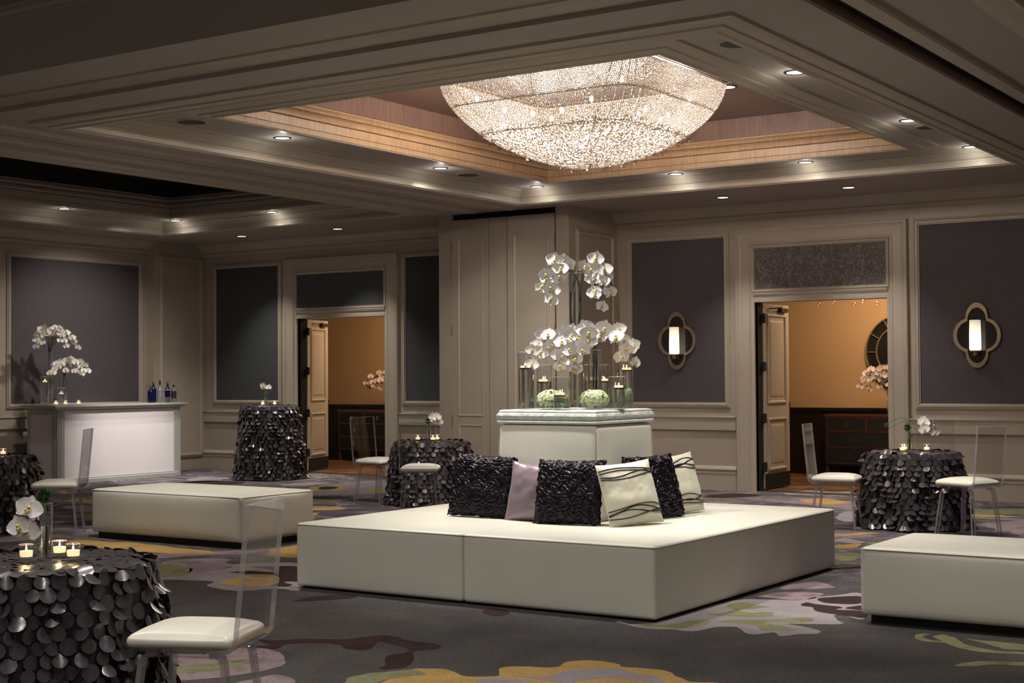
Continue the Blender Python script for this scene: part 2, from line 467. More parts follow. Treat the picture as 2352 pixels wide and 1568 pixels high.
def soft_box(lx, ly, h, r=0.03, bulge=0.0, n=14, dips=(), top_puff=0.0):
    """upholstered block: rounded edges, slightly swollen faces, optional button dimples; base at z=0"""
    mb = MB()
    half = (lx / 2, ly / 2, h / 2)
    idx = {}

    def pt(c):
        key = tuple(round(x, 5) for x in c)
        if key in idx: return idx[key]
        p = [c[i] * half[i] for i in range(3)]
        inner = [max(-half[i] + r, min(half[i] - r, p[i])) for i in range(3)]
        d = Vector([p[i] - inner[i] for i in range(3)])
        q = Vector(inner) + (d.normalized() * r if d.length > 1e-9 else Vector((0, 0, 0)))
        a = [1 - abs(x) ** 4 for x in c]
        for i in range(3):
            j, k = (i + 1) % 3, (i + 2) % 3
            if abs(c[i]) > 0.999:
                amt = bulge if i < 2 else (top_puff if c[i] > 0 else 0)
                q[i] += math.copysign(amt * a[j] * a[k], c[i])
        if c[2] > 0.999:
            for dx, dy in dips:
                dd = math.hypot(q.x - dx, q.y - dy)
                q.z -= 0.014 * math.exp(-(dd / 0.075) ** 2)
        idx[key] = len(mb.v); mb.v.append((q.x, q.y, q.z + half[2]))
        return idx[key]

    def lin(L):   # denser near the edges
        e = min(0.45, 2.2 * r / L)
        a = [-1 + e * 2 * k / 4 for k in range(4)]
        core = [-1 + 2 * e + (2 - 4 * e) * k / n for k in range(n + 1)]
        return a + core + [-x for x in reversed(a)]
    ax = [lin(lx), lin(ly), lin(h)]
    for i in range(3):
        j, k = (i + 1) % 3, (i + 2) % 3
        for sgn in (-1, 1):
            for a in range(len(ax[j]) - 1):
                for b in range(len(ax[k]) - 1):
                    q = []
                    for da, db in ((0, 0), (1, 0), (1, 1), (0, 1)):
                        c = [0, 0, 0]; c[i] = sgn; c[j] = ax[j][a + da]; c[k] = ax[k][b + db]
                        q.append(pt(c))
                    if sgn < 0: q.reverse()
                    mb.f.append(q); mb.m.append(0)
    return mb


def catmull(pts, n=6, closed=True):
    out = []; N = len(pts)
    rng = range(N) if closed else range(N - 1)
    for i in rng:
        if closed: p = [pts[(i + k - 1) % N] for k in range(4)]
        else: p = [pts[max(0, min(N - 1, i + k - 1))] for k in range(4)]
        for s in range(n):
            t = s / n
            out.append(tuple(0.5 * (2 * p[1][c] + (p[2][c] - p[0][c]) * t + (2 * p[0][c] - 5 * p[1][c] + 4 * p[2][c] - p[3][c]) * t * t + (3 * p[1][c] - p[0][c] - 3 * p[2][c] + p[3][c]) * t ** 3) for c in range(len(p[1]))))
    if not closed: out.append(tuple(pts[-1]))
    return out


BW = lambda u, v, h: (u, YB - h, v)                 # back wall mapping
LW = lambda u, v, h: (XL + h, u, v)                 # left wall mapping
CB = 'ceiling_paint'

# ================================================================== ROOM SHELL
# ---- floor
mb = MB()
mb.add([(-17.95, -1.5, 0), (7, -1.5, 0), (7, 17.45, 0), (-17.95, 17.45, 0)], [(0, 1, 2, 3)])
floor = struct(mb.build('floor', 'carpet'))
mb = MB()
mb.add([(-20, 17.45, 0), (1, 17.45, 0), (1, 20.75, 0), (-20, 20.75, 0)], [(0, 1, 2, 3)])
ffl = mb.build('foyer_carpet', 'yarn_rust', floor)

# ---- carpet motifs: woven shapes, outlines in floor metres (see MOTIFS at the end of the file)


def motif(pts, yarn, layer):
    pts = catmull(pts, 7)
    far = max(0.0, min(1.0, (min(p[1] for p in pts) - 7.5) / 4.0))          # the weave turns ragged in the busy field further back
    pts = [(x + far * .10 * noise.noise((x * 4.1, y * 4.1, layer + 2.0)) + .012 * noise.noise((x * 11, y * 11, 1.0)), y + far * .16 * noise.noise((x * 3.3, y * 3.3, layer + 9.0)) + .012 * noise.noise((x * 11, y * 11, 5.0))) for x, y in pts]
    bm = bmesh.new()
    vs = [bm.verts.new((x, y, 0.0012 + 0.0006 * layer)) for x, y in pts]
    f = bm.faces.new(vs)
    if f.normal.z < 0: f.normal_flip()
    f.normal_update()
    if f.normal.z < 0: bmesh.ops.reverse_faces(bm, faces=[f])
    bmesh.ops.triangulate(bm, faces=bm.faces[:])
    me = bpy.data.meshes.new('carpet_motif'); bm.to_mesh(me); bm.free()
    me.materials.append(M[yarn])
    return ob('carpet_motif', me, floor)


# ---- back wall with two double doorways
DOORS = [(-15.52, -13.77), (-7.79, -6.06)]
DH = 2.42
mb = MB()
xs = [-17.95, DOORS[0][0], DOORS[0][1], DOORS[1][0], DOORS[1][1], 7.0]
for i in range(5):
    z0 = DH if i in (1, 3) else 0.0
    mb.box(xs[i], xs[i + 1], YB, YB + 0.2, z0, 4.3)
wall_back = struct(mb.build('wall_back', 'paint'))
RAIL = [(0.765, 0.0), (0.765, 0.030), (0.772, 0.034), (0.905, 0.034), (0.912, 0.040), (0.925, 0.042), (0.930, 0.052), (0.942, 0.052), (0.948, 0.0)]
BASE = [(0.0, 0.0), (0.0, 0.028), (0.205, 0.028), (0.212, 0.036), (0.228, 0.036), (0.236, 0.030), (0.262, 0.046), (0.275, 0.046), (0.288, 0.030), (0.300, 0.022), (0.312, 0.0)]
CORN = [(3.46, 0.0), (3.46, 0.02), (3.475, 0.035), (3.505, 0.035), (3.512, 0.028), (3.52, 0.05), (3.545, 0.085), (3.58, 0.135), (3.615, 0.16), (3.63, 0.165), (3.635, 0.185), (3.655, 0.185), (3.655, 0.0)]
FRAME = [(0.0, 0.0), (0.0, 0.018), (0.012, 0.026), (0.020, 0.020), (0.030, 0.032), (0.052, 0.032), (0.060, 0.018), (0.068, 0.018), (0.070, 0.004)]


def run(u0, u1, mp, parent):
    for nm, pr in (('chair_rail', RAIL), ('base_moulding', BASE)):
        m_ = MB(); m_.strip(u0, u1, pr, mp); m_.build(nm, 'trim_paint', parent)


def fabric(u0, u1, v0, v1, mp, parent, fab, n=1):
    m_ = MB(); m_.frame(u0 - 0.065, u1 + 0.065, v0 - 0.065, v1 + 0.065, FRAME, mp); m_.build('panel_frame', 'trim_paint', parent)
    m_ = MB(); m_.add([mp(u0 - .01, v0 - .01, .006), mp(u1 + .01, v0 - .01, .006), mp(u1 + .01, v1 + .01, .006), mp(u0 - .01, v1 + .01, .006)], [(0, 1, 2, 3)])
    m_.build('fabric_panel', fab, parent)


for u0, u1 in ((-17.55, -15.79), (-13.5, -11.85), (-9.79, -8.06), (-5.80, 6.9)):
    run(u0, u1, BW, wall_back)
for u0, u1 in ((-17.55, -11.85), (-9.79, 6.9)):
    m_ = MB(); m_.strip(u0, u1, CORN, BW); m_.build('cornice', 'trim_paint', wall_back)
fabric(-17.28, -15.92, 1.12, 3.25, BW, wall_back, 'blue_fabric')
fabric(-13.39, -12.03, 1.12, 3.25, BW, wall_back, 'blue_fabric')
fabric(-9.57, -8.21, 1.12, 3.25, BW, wall_back, 'slate_fabric')
fabric(-5.67, -4.31, 1.12, 3.25, BW, wall_back, 'slate_fabric')
fabric(-4.0, -2.6, 1.12, 3.25, BW, wall_back, 'slate_fabric')
fabric(-2.2, 2.0, 1.12, 3.25, BW, wall_back, 'slate_fabric')

CASE = [(0.0, 0.0), (0.0, 0.05), (0.012, 0.058), (0.035, 0.058), (0.045, 0.046), (0.06, 0.05), (0.075, 0.044), (0.175, 0.044), (0.185, 0.052), (0.2, 0.052), (0.215, 0.036), (0.24, 0.03), (0.255, 0.03), (0.255, -0.2)]
for di, (x0, x1) in enumerate(DOORS):
    d = struct(bpy.data.objects.new('door_%d' % (di + 1), None)); COL.objects.link(d); d.location = ((x0 + x1) / 2, YB, 0)
    off = Vector(d.location)
    mp = lambda u, v, h, off=off: (u - off.x, YB - h - off.y, v)
    mb = MB(); mb.frame(x0 - 0.255, x1 + 0.255, 0, 3.33, CASE, mp, closed=False); mb.build('casing', 'trim_paint', d)
    # header board, its ledge, the transom frame and its fabric
    mb = MB()
    mb.add([mp(x0, DH, .03), mp(x1, DH, .03), mp(x1, 3.10, .03), mp(x0, 3.10, .03)], [(0, 1, 2, 3)])
    mb.strip(x0, x1, [(2.395, -.2), (2.395, .036), (2.43, .036), (2.437, .03)], mp)
    mb.strip(x0 - .01, x1 + .01, [(2.475, .03), (2.475, .042), (2.50, .052), (2.515, .052), (2.52, .03)], mp)
    mb.build('header', 'trim_paint', d)
    mb = MB(); mb.frame(x0 - .03, x1 + .03, 2.52, 3.115, [(0, .03), (0, .05), (.012, .056), (.022, .05), (.03, .044), (.036, .05), (.042, .034)], mp); mb.build('transom_frame', 'trim_paint', d)
    mb = MB(); mb.add([mp(x0 + .005, 2.555, .034), mp(x1 - .005, 2.555, .034), mp(x1 - .005, 3.08, .034), mp(x0 + .005, 3.08, .034)], [(0, 1, 2, 3)])
    mb.build('transom_panel', 'damask_fabric' if di else 'blue_fabric', d)
    # the two leaves stand open into the foyer
    for side in (0, 1):
        hx = x0 + 0.012 if side == 0 else x1 - 0.012
        mb = MB(); W_ = 0.85
        if side == 0: mb.box(-0.045, 0, 0, W_, 0.015, 2.39)
        else: mb.box(0, 0.045, 0, W_, 0.015, 2.39)
        leaf = mb.build('leaf', 'trim_paint', d)
        leaf.location = (hx - off.x, 0.215, 0)
        leaf.rotation_euler = (0, 0, math.radians((19, 1)[di] if side == 0 else -4))
        sg = 1 if side == 0 else -1
        fm = lambda u, v, h, sg=sg: (sg * h, u, v)
        for v0, v1 in ((1.10, 2.26), (0.24, 0.92)):
            mb = MB(); mb.frame(0.12, W_ - 0.12, v0, v1, [(0, 0), (0, .014), (.02, .02), (.035, .012), (.045, -.004), (.075, -.004), (.10, .006), (.13, .008)], fm)
            mb.add([fm(.25, v0 + .13, .008), fm(W_ - .25, v0 + .13, .008), fm(W_ - .25, v1 - .13, .008), fm(.25, v1 - .13, .008)], [(0, 1, 2, 3)])
            mb.build('raised_panel', 'trim_paint', leaf)
        mb = MB(); mb.box(min(0, sg * .004), max(0, sg * .004), .02, W_ - .01, .02, .205); mb.build('kick_plate', 'kick_black', leaf)
        mb = MB(); mb.box(min(-sg * .03, -sg * .012) - .02, max(-sg * .03, -sg * .012) + .02, W_ - .002, W_ + .012, .80, 1.12); mb.build('flush_bolt', 'steel_dark', leaf)
        for hz in (0.30, 0.92, 1.58, 2.2):
            mb = MB(); mb.box(-.02, .035, -.03, .004, hz - .06, hz + .06); mb.build('hinge', 'kick_black', leaf)
        mb = MB(); mb.tube([(sg * .02, .16, 2.33), (sg * .10, .36, 2.345), (sg * .10, .37, 2.35), (sg * .015, .58, 2.33)], .011); mb.box(min(0, sg * .05), max(0, sg * .05), .50, .72, 2.29, 2.345)
        mb.build('door_closer', 'steel_dark', leaf)
    mb = MB(); mb.box(x0 - .02 - off.x, x1 + .02 - off.x, -.0, .2, -.012, 0.004); mb.build('threshold', 'kick_black', d)
    mb = MB(); mb.box(x0 - off.x - .03, x0 - off.x + .004, .06, .2, 0.005, DH); mb.build('jamb_shadow_gap', 'dark_gap', d)  # dark strip standing in for the shaded gap beside the jamb

# ---- left wall and its corner pier
mb = MB()
mb.box(XL - 0.2, XL, 9.0, YB, 0, 4.3)
wall_left = struct(mb.build('wall_left', 'paint'))
run(9.0, 16.15, LW, wall_left)
m_ = MB(); m_.strip(9.0, 16.2, CORN, LW); m_.build('cornice', 'trim_paint', wall_left)
fabric(13.58, 15.99, 1.12, 3.25, LW, wall_left, 'slate_fabric')
fabric(10.6, 13.1, 1.12, 3.25, LW, wall_left, 'blue_fabric')
mb = MB(); mb.box(XL, -17.55, 16.15, YB, 0, 3.655)
pier_l = struct(mb.build('wall_corner_pier', 'paint'))
m_ = MB(); m_.frame(16.27, 17.19, 0.21, 3.43, FRAME, lambda u, v, h: (-17.55 + h, u, v)); m_.build('panel_frame', 'trim_paint', pier_l)

# ---- middle pier that stores the folding partition
PX0, PX1, PY = -11.85, -9.79, 16.0
mb = MB()
mb.box(PX0, PX1, PY, YB, 0, 3.575); mb.box(PX0, -11.62, PY, YB, 3.575, 3.65); mb.box(-9.99, PX1, PY, YB, 3.575, 3.65)
pier = struct(mb.build('wall_partition_pier', 'paint'))
PW = lambda u, v, h: (u, PY - h, v)
mb = MB(); mb.add([(-11.62, PY + .03, 3.575), (-9.99, PY + .03, 3.575), (-9.99, PY + .03, 3.65), (-11.62, PY + .03, 3.65)], [(0, 1, 2, 3)]); mb.build('track_slot', 'dark_gap', pier)
for k, (u0, u1) in enumerate(((-11.62, -11.02), (-11.012, -10.735), (-10.72, -9.995))):
    mb = MB(); mb.box(u0, u1, PY - 0.022, PY - 0.002, 0.03, 3.562)
    lf = mb.build('pocket_leaf', 'paint', pier)
    if k != 1:
        for v0, v1 in ((0.95, 3.33), (0.14, 0.84)):
            m_ = MB(); m_.frame(u0 + .10, u1 - .09, v0, v1, [(0, .022), (0, .032), (.012, .036), (.022, .03), (.03, .024)], PW); m_.build('panel_frame', 'trim_paint', lf)
for u in (-11.622, -9.992):
    for z in (3.22, 2.1, 0.9):
        m_ = MB(); m_.lathe([(.008, -.06), (.008, .06)], 8, (u, PY - .026, z)); m_.build('hinge', 'bronze', pier)
m_ = MB(); m_.frame(16.17, 17.14, 0.22, 3.36, FRAME, lambda u, v, h: (PX1 + h, u, v)); m_.build('panel_frame', 'trim_paint', pier)
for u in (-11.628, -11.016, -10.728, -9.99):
    m_ = MB(); m_.box(u - .004, u + .004, PY - .003, PY + .001, 0.02, 3.6); m_.build('shadow_joint', 'dark_gap', pier)  # dark strips painting the shade in the joints between leaves

# ---- ceiling
def cplate(mb, x0, x1, y0, y1, hole, z, th=0.08):
    """soffit with a rectangular opening, plus the outer lip"""
    hx0, hx1, hy0, hy1 = hole
    v = [(x0, y0, z), (x1, y0, z), (x1, y1, z), (x0, y1, z), (hx0, hy0, z), (hx1, hy0, z), (hx1, hy1, z), (hx0, hy1, z)]
    mb.add(v, [(0, 4, 5, 1), (1, 5, 6, 2), (2, 6, 7, 3), (3, 7, 4, 0)])
    mb.add([(x0, y0, z), (x1, y0, z), (x1, y0, z + th), (x0, y0, z + th)], [(0, 1, 2, 3)])
    mb.add([(x1, y0, z), (x1, y1, z), (x1, y1, z + th), (x1, y0, z + th)], [(0, 1, 2, 3)])
    mb.add([(x0, y0, z), (x0, y0, z + th), (x0, y1, z + th), (x0, y1, z)], [(0, 1, 2, 3)])


OUT1 = (-10.24, -3.75, 8.02, 15.42)
OUT2 = (-9.32, -4.58, 8.85, 14.6)
MOULD1 = [(0, 3.652), (0.004, 3.628), (0.045, 3.618), (0.11, 3.612), (0.118, 3.600), (0.19, 3.598), (0.205, 3.588), (0.235, 3.588), (0.245, 3.598), (0.27, 3.600),
          (0.272, 3.640), (0.262, 3.644), (0.262, 3.672), (0.275, 3.680), (0.285, 3.70), (0.30, 3.725), (0.33, 3.745), (0.345, 3.748), (0.345, 3.762), (0.36, 3.772)]
MOULD2 = [(0, 3.772), (0.004, 3.752), (0.05, 3.742), (0.11, 3.738), (0.118, 3.726), (0.19, 3.722), (0.2, 3.712), (0.232, 3.712), (0.236, 3.72), (0.25, 3.722)]
GOLD = [(0.25, 3.722), (0.25, 3.765), (0.240, 3.766), (0.240, 3.772), (0.255, 3.774), (0.258, 3.850), (0.235, 3.853), (0.232, 3.858), (0.262, 3.862), (0.268, 3.885), (0.264, 3.905), (0.25, 3.922),
        (0.235, 3.926), (0.232, 3.932), (0.262, 3.936), (0.268, 3.955), (0.26, 3.975), (0.245, 3.985), (0.235, 3.987), (0.235, 4.003), (0.25, 4.005)]


def coffer(out1, out2, lit=True):
    """a stepped ceiling coffer: ring soffit, mouldings, veneered tray"""
    mb = MB(); mb.ring(out1, MOULD1); mb.build('coffer_moulding', 'trim_paint', ceiling)
    x0, x1, y0, y1 = out1; d = 0.36
    mb = MB()
    a = (x0 + d, x1 - d, y0 + d, y1 - d); b = out2
    v = [(a[0], a[2], 3.772), (a[1], a[2], 3.772), (a[1], a[3], 3.772), (a[0], a[3], 3.772), (b[0], b[2], 3.772), (b[1], b[2], 3.772), (b[1], b[3], 3.772), (b[0], b[3], 3.772)]
    mb.add(v, [(0, 4, 5, 1), (1, 5, 6, 2), (2, 6, 7, 3), (3, 7, 4, 0)]); mb.build('ring_soffit', CB, ceiling)
    mb = MB(); mb.ring(out2, MOULD2); mb.build('tray_moulding', 'trim_paint', ceiling)
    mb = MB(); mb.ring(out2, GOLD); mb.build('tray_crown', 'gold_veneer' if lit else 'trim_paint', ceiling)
    mb = MB(); mb.ring(out2, [(0.25, 4.005), (0.25, Z3)]); mb.build('tray_band', 'brown_veneer' if lit else 'unlit_black', ceiling)
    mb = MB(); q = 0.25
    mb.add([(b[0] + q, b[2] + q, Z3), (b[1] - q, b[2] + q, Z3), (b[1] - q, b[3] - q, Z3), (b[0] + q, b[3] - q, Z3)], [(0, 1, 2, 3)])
    mb.build('tray_top', 'tray_veneer' if lit else 'unlit_black', ceiling)


mb = MB()
cplate(mb, -10.95, -3.30, 7.62, YB, OUT1, Z1)
mb.add([(-10.99, 6.97, 3.735), (7, 6.97, 3.735), (7, YB, 3.735), (-3.3, YB, 3.735), (-3.3, 7.62, 3.735), (-10.99, 7.62, 3.735)], [(0, 1, 2, 3, 4, 5)])
mb.add([(-14, 6.97, 3.735), (7, 6.97, 3.735), (7, 6.97, 4.22), (-14, 6.97, 4.22)], [(0, 1, 2, 3)])
mb.add([(-14, -1.5, 4.22), (7, -1.5, 4.22), (7, 6.97, 4.22), (-14, 6.97, 4.22)], [(0, 1, 2, 3)])
ceiling = struct(mb.build('ceiling', CB))
coffer(OUT1, OUT2)
# left bay
OUTL1 = (-16.62, -11.5, 8.02, 15.5); OUTL2 = (-15.62, -12.15, 8.85, 14.7)
mb = MB(); cplate(mb, XL - .2, -10.99, 6.97, YB, OUTL1, Z1); mb.build('bay_soffit', CB, ceiling)
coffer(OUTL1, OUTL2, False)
# partition track line, mouldings on the dividing beams
mb = MB(); mb.box(-10.99, -10.95, 6.97, 16.1, 3.66, 3.67); mb.build('partition_track', 'dark_gap', ceiling)
BEAD = [(0, 3.652), (0.0, 3.640), (0.012, 3.634), (0.03, 3.640), (0.04, 3.652)]
for x in (-11.22, -10.62):
    m_ = MB()
    m_.strip(8.0, 15.9, [(0, 0), (.012, .006), (.012, .05), (.02, .06), (.02, .10), (.012, .11), (0, .12)], lambda u, z, h, x=x: (x + h - .06, u, Z1 - z)); m_.build('beam_moulding', 'trim_paint', ceiling)
# near beam: crown along the edge of the next coffer and a bead on the drop
m_ = MB(); m_.strip(-14, 7, [(4.22, 0.10), (4.20, .10), (4.19, .06), (4.165, .045), (4.155, .02), (4.14, .02), (4.13, 0.0), (4.22, 0.0)], lambda u, z, h: (u, 6.97 - h, z)); m_.build('beam_crown', 'trim_paint', ceiling)
m_ = MB(); m_.strip(-10.9, -3.3, [(3.735, 0.0), (3.735, .16), (3.72, .15), (3.71, .09), (3.70, .06), (3.69, .03), (3.68, 0.0)], lambda u, z, h: (u, 7.62 - h, z)); m_.build('beam_crown', 'trim_paint', ceiling)
# right beam with the second partition track
m_ = MB(); m_.strip(6.97, YB, [(3.735, 0.0), (3.735, .02), (3.66, .02), (3.65, 0.0)], lambda u, z, h: (-3.3 + h, u, z)); m_.build('track_face', 'brown_veneer', ceiling)
m_ = MB(); m_.box(-3.28, -3.21, 6.97, YB, 3.729, 3.734); m_.build('partition_track', 'dark_gap', ceiling)
m_ = MB(); m_.strip(6.97, YB, [(0, 0), (.03, .01), (.03, .13), (.045, .145), (.03, .16), (0, .17)], lambda u, z, h: (-3.21 + h, u, 3.735 - z)); m_.build('beam_moulding', 'trim_paint', ceiling)
OUTR = (-2.56, 4.0, 8.3, 15.4)
m_ = MB(); m_.ring(OUTR, [(0, 3.735), (0, 3.70), (.08, 3.69), (.10, 3.675), (.22, 3.672), (.26, 3.66), (.28, 3.74), (.30, 3.85)]); m_.build('coffer_moulding', 'trim_paint', ceiling)
m_ = MB(); m_.box(-2.45, 3.9, 8.4, 15.3, 3.70, 3.71); m_.build('bay_soffit', CB, ceiling)

# ---- foyer seen through the doorways
mb = MB(); mb.box(-20, 1, 20.7, 20.8, 0.98, 3.2); wall_foyer = struct(mb.build('wall_foyer', 'ochre_paper'))
mb = MB()
mb.box(-20, 1, 20.69, 20.79, 0, 0.98); mb.box(-20, 1, 20.655, 20.7, 0.945, 0.985); mb.box(-20, 1, 20.67, 20.7, 0.0, 0.14)
for k in range(28):
    x = -19.6 + k * 0.75
    mb.box(x, x + .06, 20.68, 20.7, 0.14, 0.945)
mb.build('wainscot', 'mahogany', wall_foyer)
mb = MB(); mb.box(-20, 1, 17.45, 20.75, 3.2, 3.25); struct(mb.build('ceiling_foyer', 'paint'))
mb = MB(); mb.box(-20.05, -19.95, 17.45, 20.75, 0, 3.2); mb.build('end_panel', 'ochre_paper', wall_foyer)
mb = MB(); mb.box(0.95, 1.05, 17.45, 20.75, 0, 3.2); mb.build('end_panel', 'ochre_paper', wall_foyer)

# ================================================================== FIXTURES
def downlight(x, y, z, label, energy, group='recessed ceiling downlights', angle=110, spot=True, spill=.010):
    t = thing('ceiling_downlight', label, 'downlight', (x, y, z), 0, group)
    m_ = MB(); m_.lathe([(.066, 0), (.085, 0), (.085, -.006), (.078, -.008), (.066, -.004)], 24, caps=False); m_.build('trim_ring', 'steel_dark', t)
    m_ = MB(); m_.lathe([(.0005, -.0035), (.067, -.0035)], 24, caps=False); m_.build('lamp', 'downlight_lamp', t)
    if spot:
        light('downlight_beam', 'SPOT', (x, y, z - .03), energy, DOWN_COL, .02, angle, 1.0)
        if spill: light('downlight_spill', 'POINT', (x, y, z - .13), energy * spill * 1.3, (1.0, .97, .88), .004)


RL = 3.771
for x, y, lab in ((-9.6, 10.46, 'lit downlight left of the chandelier, nearest of the three in its left row'),
                  (-9.6, 13.0, 'lit downlight left of the chandelier beside a round speaker grille'),
                  (-9.6, 14.96, 'lit downlight at the far left corner of the chandelier coffer'),
                  (-7.72, 14.96, 'lit downlight behind the chandelier, just right of its lowest point'),
                  (-6.15, 14.96, 'lit downlight far right behind the chandelier, below the wood tray'),
                  (-4.37, 10.45, 'large lit downlight right of the chandelier, nearest of its row'),
                  (-4.37, 13.05, 'lit downlight right of the chandelier beside a round speaker grille'),
                  (-4.37, 14.95, 'lit downlight at the far right corner of the chandelier coffer')):
    downlight(x, y, RL, lab, E_RING, angle=95)
for x, y, lab in ((-15.96, 13.1, 'lit downlight furthest left in the dark coffer over the bar'),
                  (-15.9, 15.05, 'lit downlight in the far corner of the dark coffer'),
                  (-14.02, 15.06, 'lit downlight along the far edge of the dark coffer')):
    downlight(x, y, RL, lab, E_RING * 0.6)
for x, y, lab in ((-7.81, 16.38, 'lit downlight close to the wall left of the right doorway'),
                  (-6.21, 16.39, 'lit downlight close to the wall above the right doorway'),
                  (-15.92, 16.43, 'lit downlight close to the wall left of the left doorway'),
                  (-14.03, 16.46, 'lit downlight close to the wall above the left doorway')):
    downlight(x, y, Z1 - .001, lab, E_WALL * 1.5, angle=88, spill=0)
downlight(-6.0, 12.72, Z3 - .001, 'small lit downlight beside the right end of the chandelier', 20, spill=0)
for x, y, lab in ((-9.64, 9.32, 'round grey speaker grille left of the chandelier, nearest the left corner'),
                  (-9.65, 13.6, 'round grey speaker grille left of the chandelier towards the far corner'),
                  (-4.31, 9.30, 'round grey speaker grille near the front right corner of the coffer'),
                  (-4.32, 13.5, 'round grey speaker grille on the right side of the coffer')):
    t = thing('ceiling_speaker', lab, 'speaker', (x, y, RL), 0, 'ceiling speaker grilles')
    m_ = MB(); m_.lathe([(.125, 0), (.14, 0), (.138, -.006), (.125, -.008)], 28, caps=False); m_.build('rim', 'trim_paint', t)
    m_ = MB(); m_.lathe([(.0005, -.007), (.126, -.007)], 28, caps=False); m_.build('grille', 'speaker', t)

# unseen spots: near-row downlights over the platform, others added to brighten bar, walls, tables
for loc, tgt, e, a in (((-7.9, 8.6, 3.73), (-6.2, 8.9, 0.4), E_KEY, 60), ((-5.9, 8.6, 3.73), (-5.3, 9.0, 0.4), E_KEY, 66), ((-4.35, 8.6, 3.73), (-4.2, 9.5, 0.4), E_KEY * .8, 66),
                       ((-9.6, 8.6, 3.73), (-10.0, 9.8, 0.4), E_KEY * .7, 60), ((-2.4, 8.0, 3.6), (-2.3, 9.0, .4), E_KEY * .6, 60),
                       ((-14.6, 14.6, 3.7), (-16.75, 14.95, 0.55), E_KEY * 1.4, 40), ((-4.0, 5.6, 3.7), (-5.55, 9.1, 1.5), E_KEY * .38, 34), ((-9.75, 12.8, 3.70), (-10.7, 16.0, 1.3), E_KEY * .42, 62), ((-4.4, 12.2, 3.7), (-4.1, 13.7, .4), E_KEY * .8, 60), ((-9.3, 12.2, 3.7), (-9.9, 13.3, .4), E_KEY * .7, 60),
                       ((-13.9, 14.9, 3.7), (-14.9, 15.9, .5), E_KEY * .6, 50), ((-15.6, 14.3, 3.7), (-17.7, 14.7, 1.3), E_KEY * .36, 90), ((-11.7, 8.6, 3.6), (-11.6, 9.3, .4), E_KEY * .45, 60), ((-3.3, 4.8, 3.7), (-4.1, 4.3, .4), E_KEY * .18, 60), ((-5.7, 4.6, 3.6), (-4.9, 4.1, .6), E_KEY * .07, 70)):
    light('unseen_spot', 'SPOT', loc, e, DOWN_COL, .06, a, 1.0, tgt)
for x in (-7.5, -4.5, -1.5):
    for y in (2.5, 5.2):
        light('front_fill', 'SPOT', (x, y, 4.15), 190, DOWN_COL, .08, 125, 1.0)  # unseen fill spots added to brighten the near floor and ottoman fronts

# ---- chandelier: rectangular crystal basket
CX, CY, CA, CBY, CZ, CD = -6.92, 11.60, 1.05, 0.94, 4.17, 0.775
ch = thing('crystal_chandelier', 'large glowing rectangular basket chandelier of clear crystal beads', 'chandelier', (CX, CY, CZ))


def basket(ang, t):
    """t 0 rim .. 1 lowest point; squarish plan that rounds off towards the bottom"""
    s = max(1e-4, math.cos(t * math.pi / 2)) ** 1.15
    e = 2.0 / (14.0 - 11.5 * t ** .6)
    c, q = math.cos(ang), math.sin(ang)
    x = math.copysign(abs(c) ** e, c); y = math.copysign(abs(q) ** e, q)
    z = -CD * math.sin(t * math.pi / 2) ** 1.05
    return Vector((CA * s * x, CBY * s * y, z))


mb = MB(); rnd = random.Random(3)
OCT = [(0, 2, 4), (2, 1, 4), (1, 3, 4), (3, 0, 4), (2, 0, 5), (1, 2, 5), (3, 1, 5), (0, 3, 5)]


def bead(mb, p, r, k=1.0):
    a = rnd.uniform(0, 3.14); c, s_ = math.cos(a) * r, math.sin(a) * r
    mb.add([(p.x + c, p.y + s_, p.z), (p.x - c, p.y - s_, p.z), (p.x - s_, p.y + c, p.z), (p.x + s_, p.y - c, p.z), (p.x, p.y, p.z + r * k), (p.x, p.y, p.z - r * k)], OCT)


rows = 84
for k in range(rows):
    t = (k + .3) / rows
    per = 0; N = 220; prev = basket(0, t)
    pts = [basket(2 * math.pi * i / N, t) for i in range(N + 1)]
    acc = [0]
    for i in range(N): acc.append(acc[-1] + (pts[i + 1] - pts[i]).length)
    sp = 0.0178 if t < .45 else 0.0185
    n = int(acc[-1] / sp); i = 0
    for q in range(n):
        d = (q + .5 * (k % 2) * (t > .45)) * acc[-1] / max(1, n)
        while i < N - 1 and acc[i + 1] < d: i += 1
        f = (d - acc[i]) / max(1e-6, acc[i + 1] - acc[i])
        p = pts[i].lerp(pts[i + 1], f)
        j = 0.002 if t < .42 else 0.012
        p = p + Vector((rnd.uniform(-j, j), rnd.uniform(-j, j), rnd.uniform(-j, j)))
        bead(mb, p, 0.0086 if t < .42 else rnd.uniform(.0085, .0125))
b_ = mb.build('beads', 'crystal', ch); b_['kind'] = 'stuff'
mb = MB()
for t in (0.0, .22, .45):
    pts = [basket(2 * math.pi * i / 96, t) * .985 for i in range(97)]
    mb.tube(pts, .007, 4)
for a in range(24):
    an = 2 * math.pi * a / 24
    mb.tube([basket(an, .02 + .93 * k / 10) * .975 for k in range(11)], .005, 4)
mb.build('basket_frame', 'bronze', ch)
mb = MB()
mb.box(-CA * .97, CA * .97, -CBY * .97, CBY * .97, .035, .058); mb.build('canopy_plate', 'ebony', ch)
dm = MB(); dm.lathe([(.002, .03), (.006, .024), (.016, .004), (.019, -.008), (.012, -.02), (.002, -.026)], 8); dme = dm.mesh('crystal_drop', 'crystal_drop')
for k in range(110):
    an = rnd.uniform(0, 6.283); t = rnd.uniform(.35, .9)
    p = basket(an, t); p = Vector((p.x * 1.025, p.y * 1.025, p.z - .03))
    ob('crystal_drop', dme, ch, p)
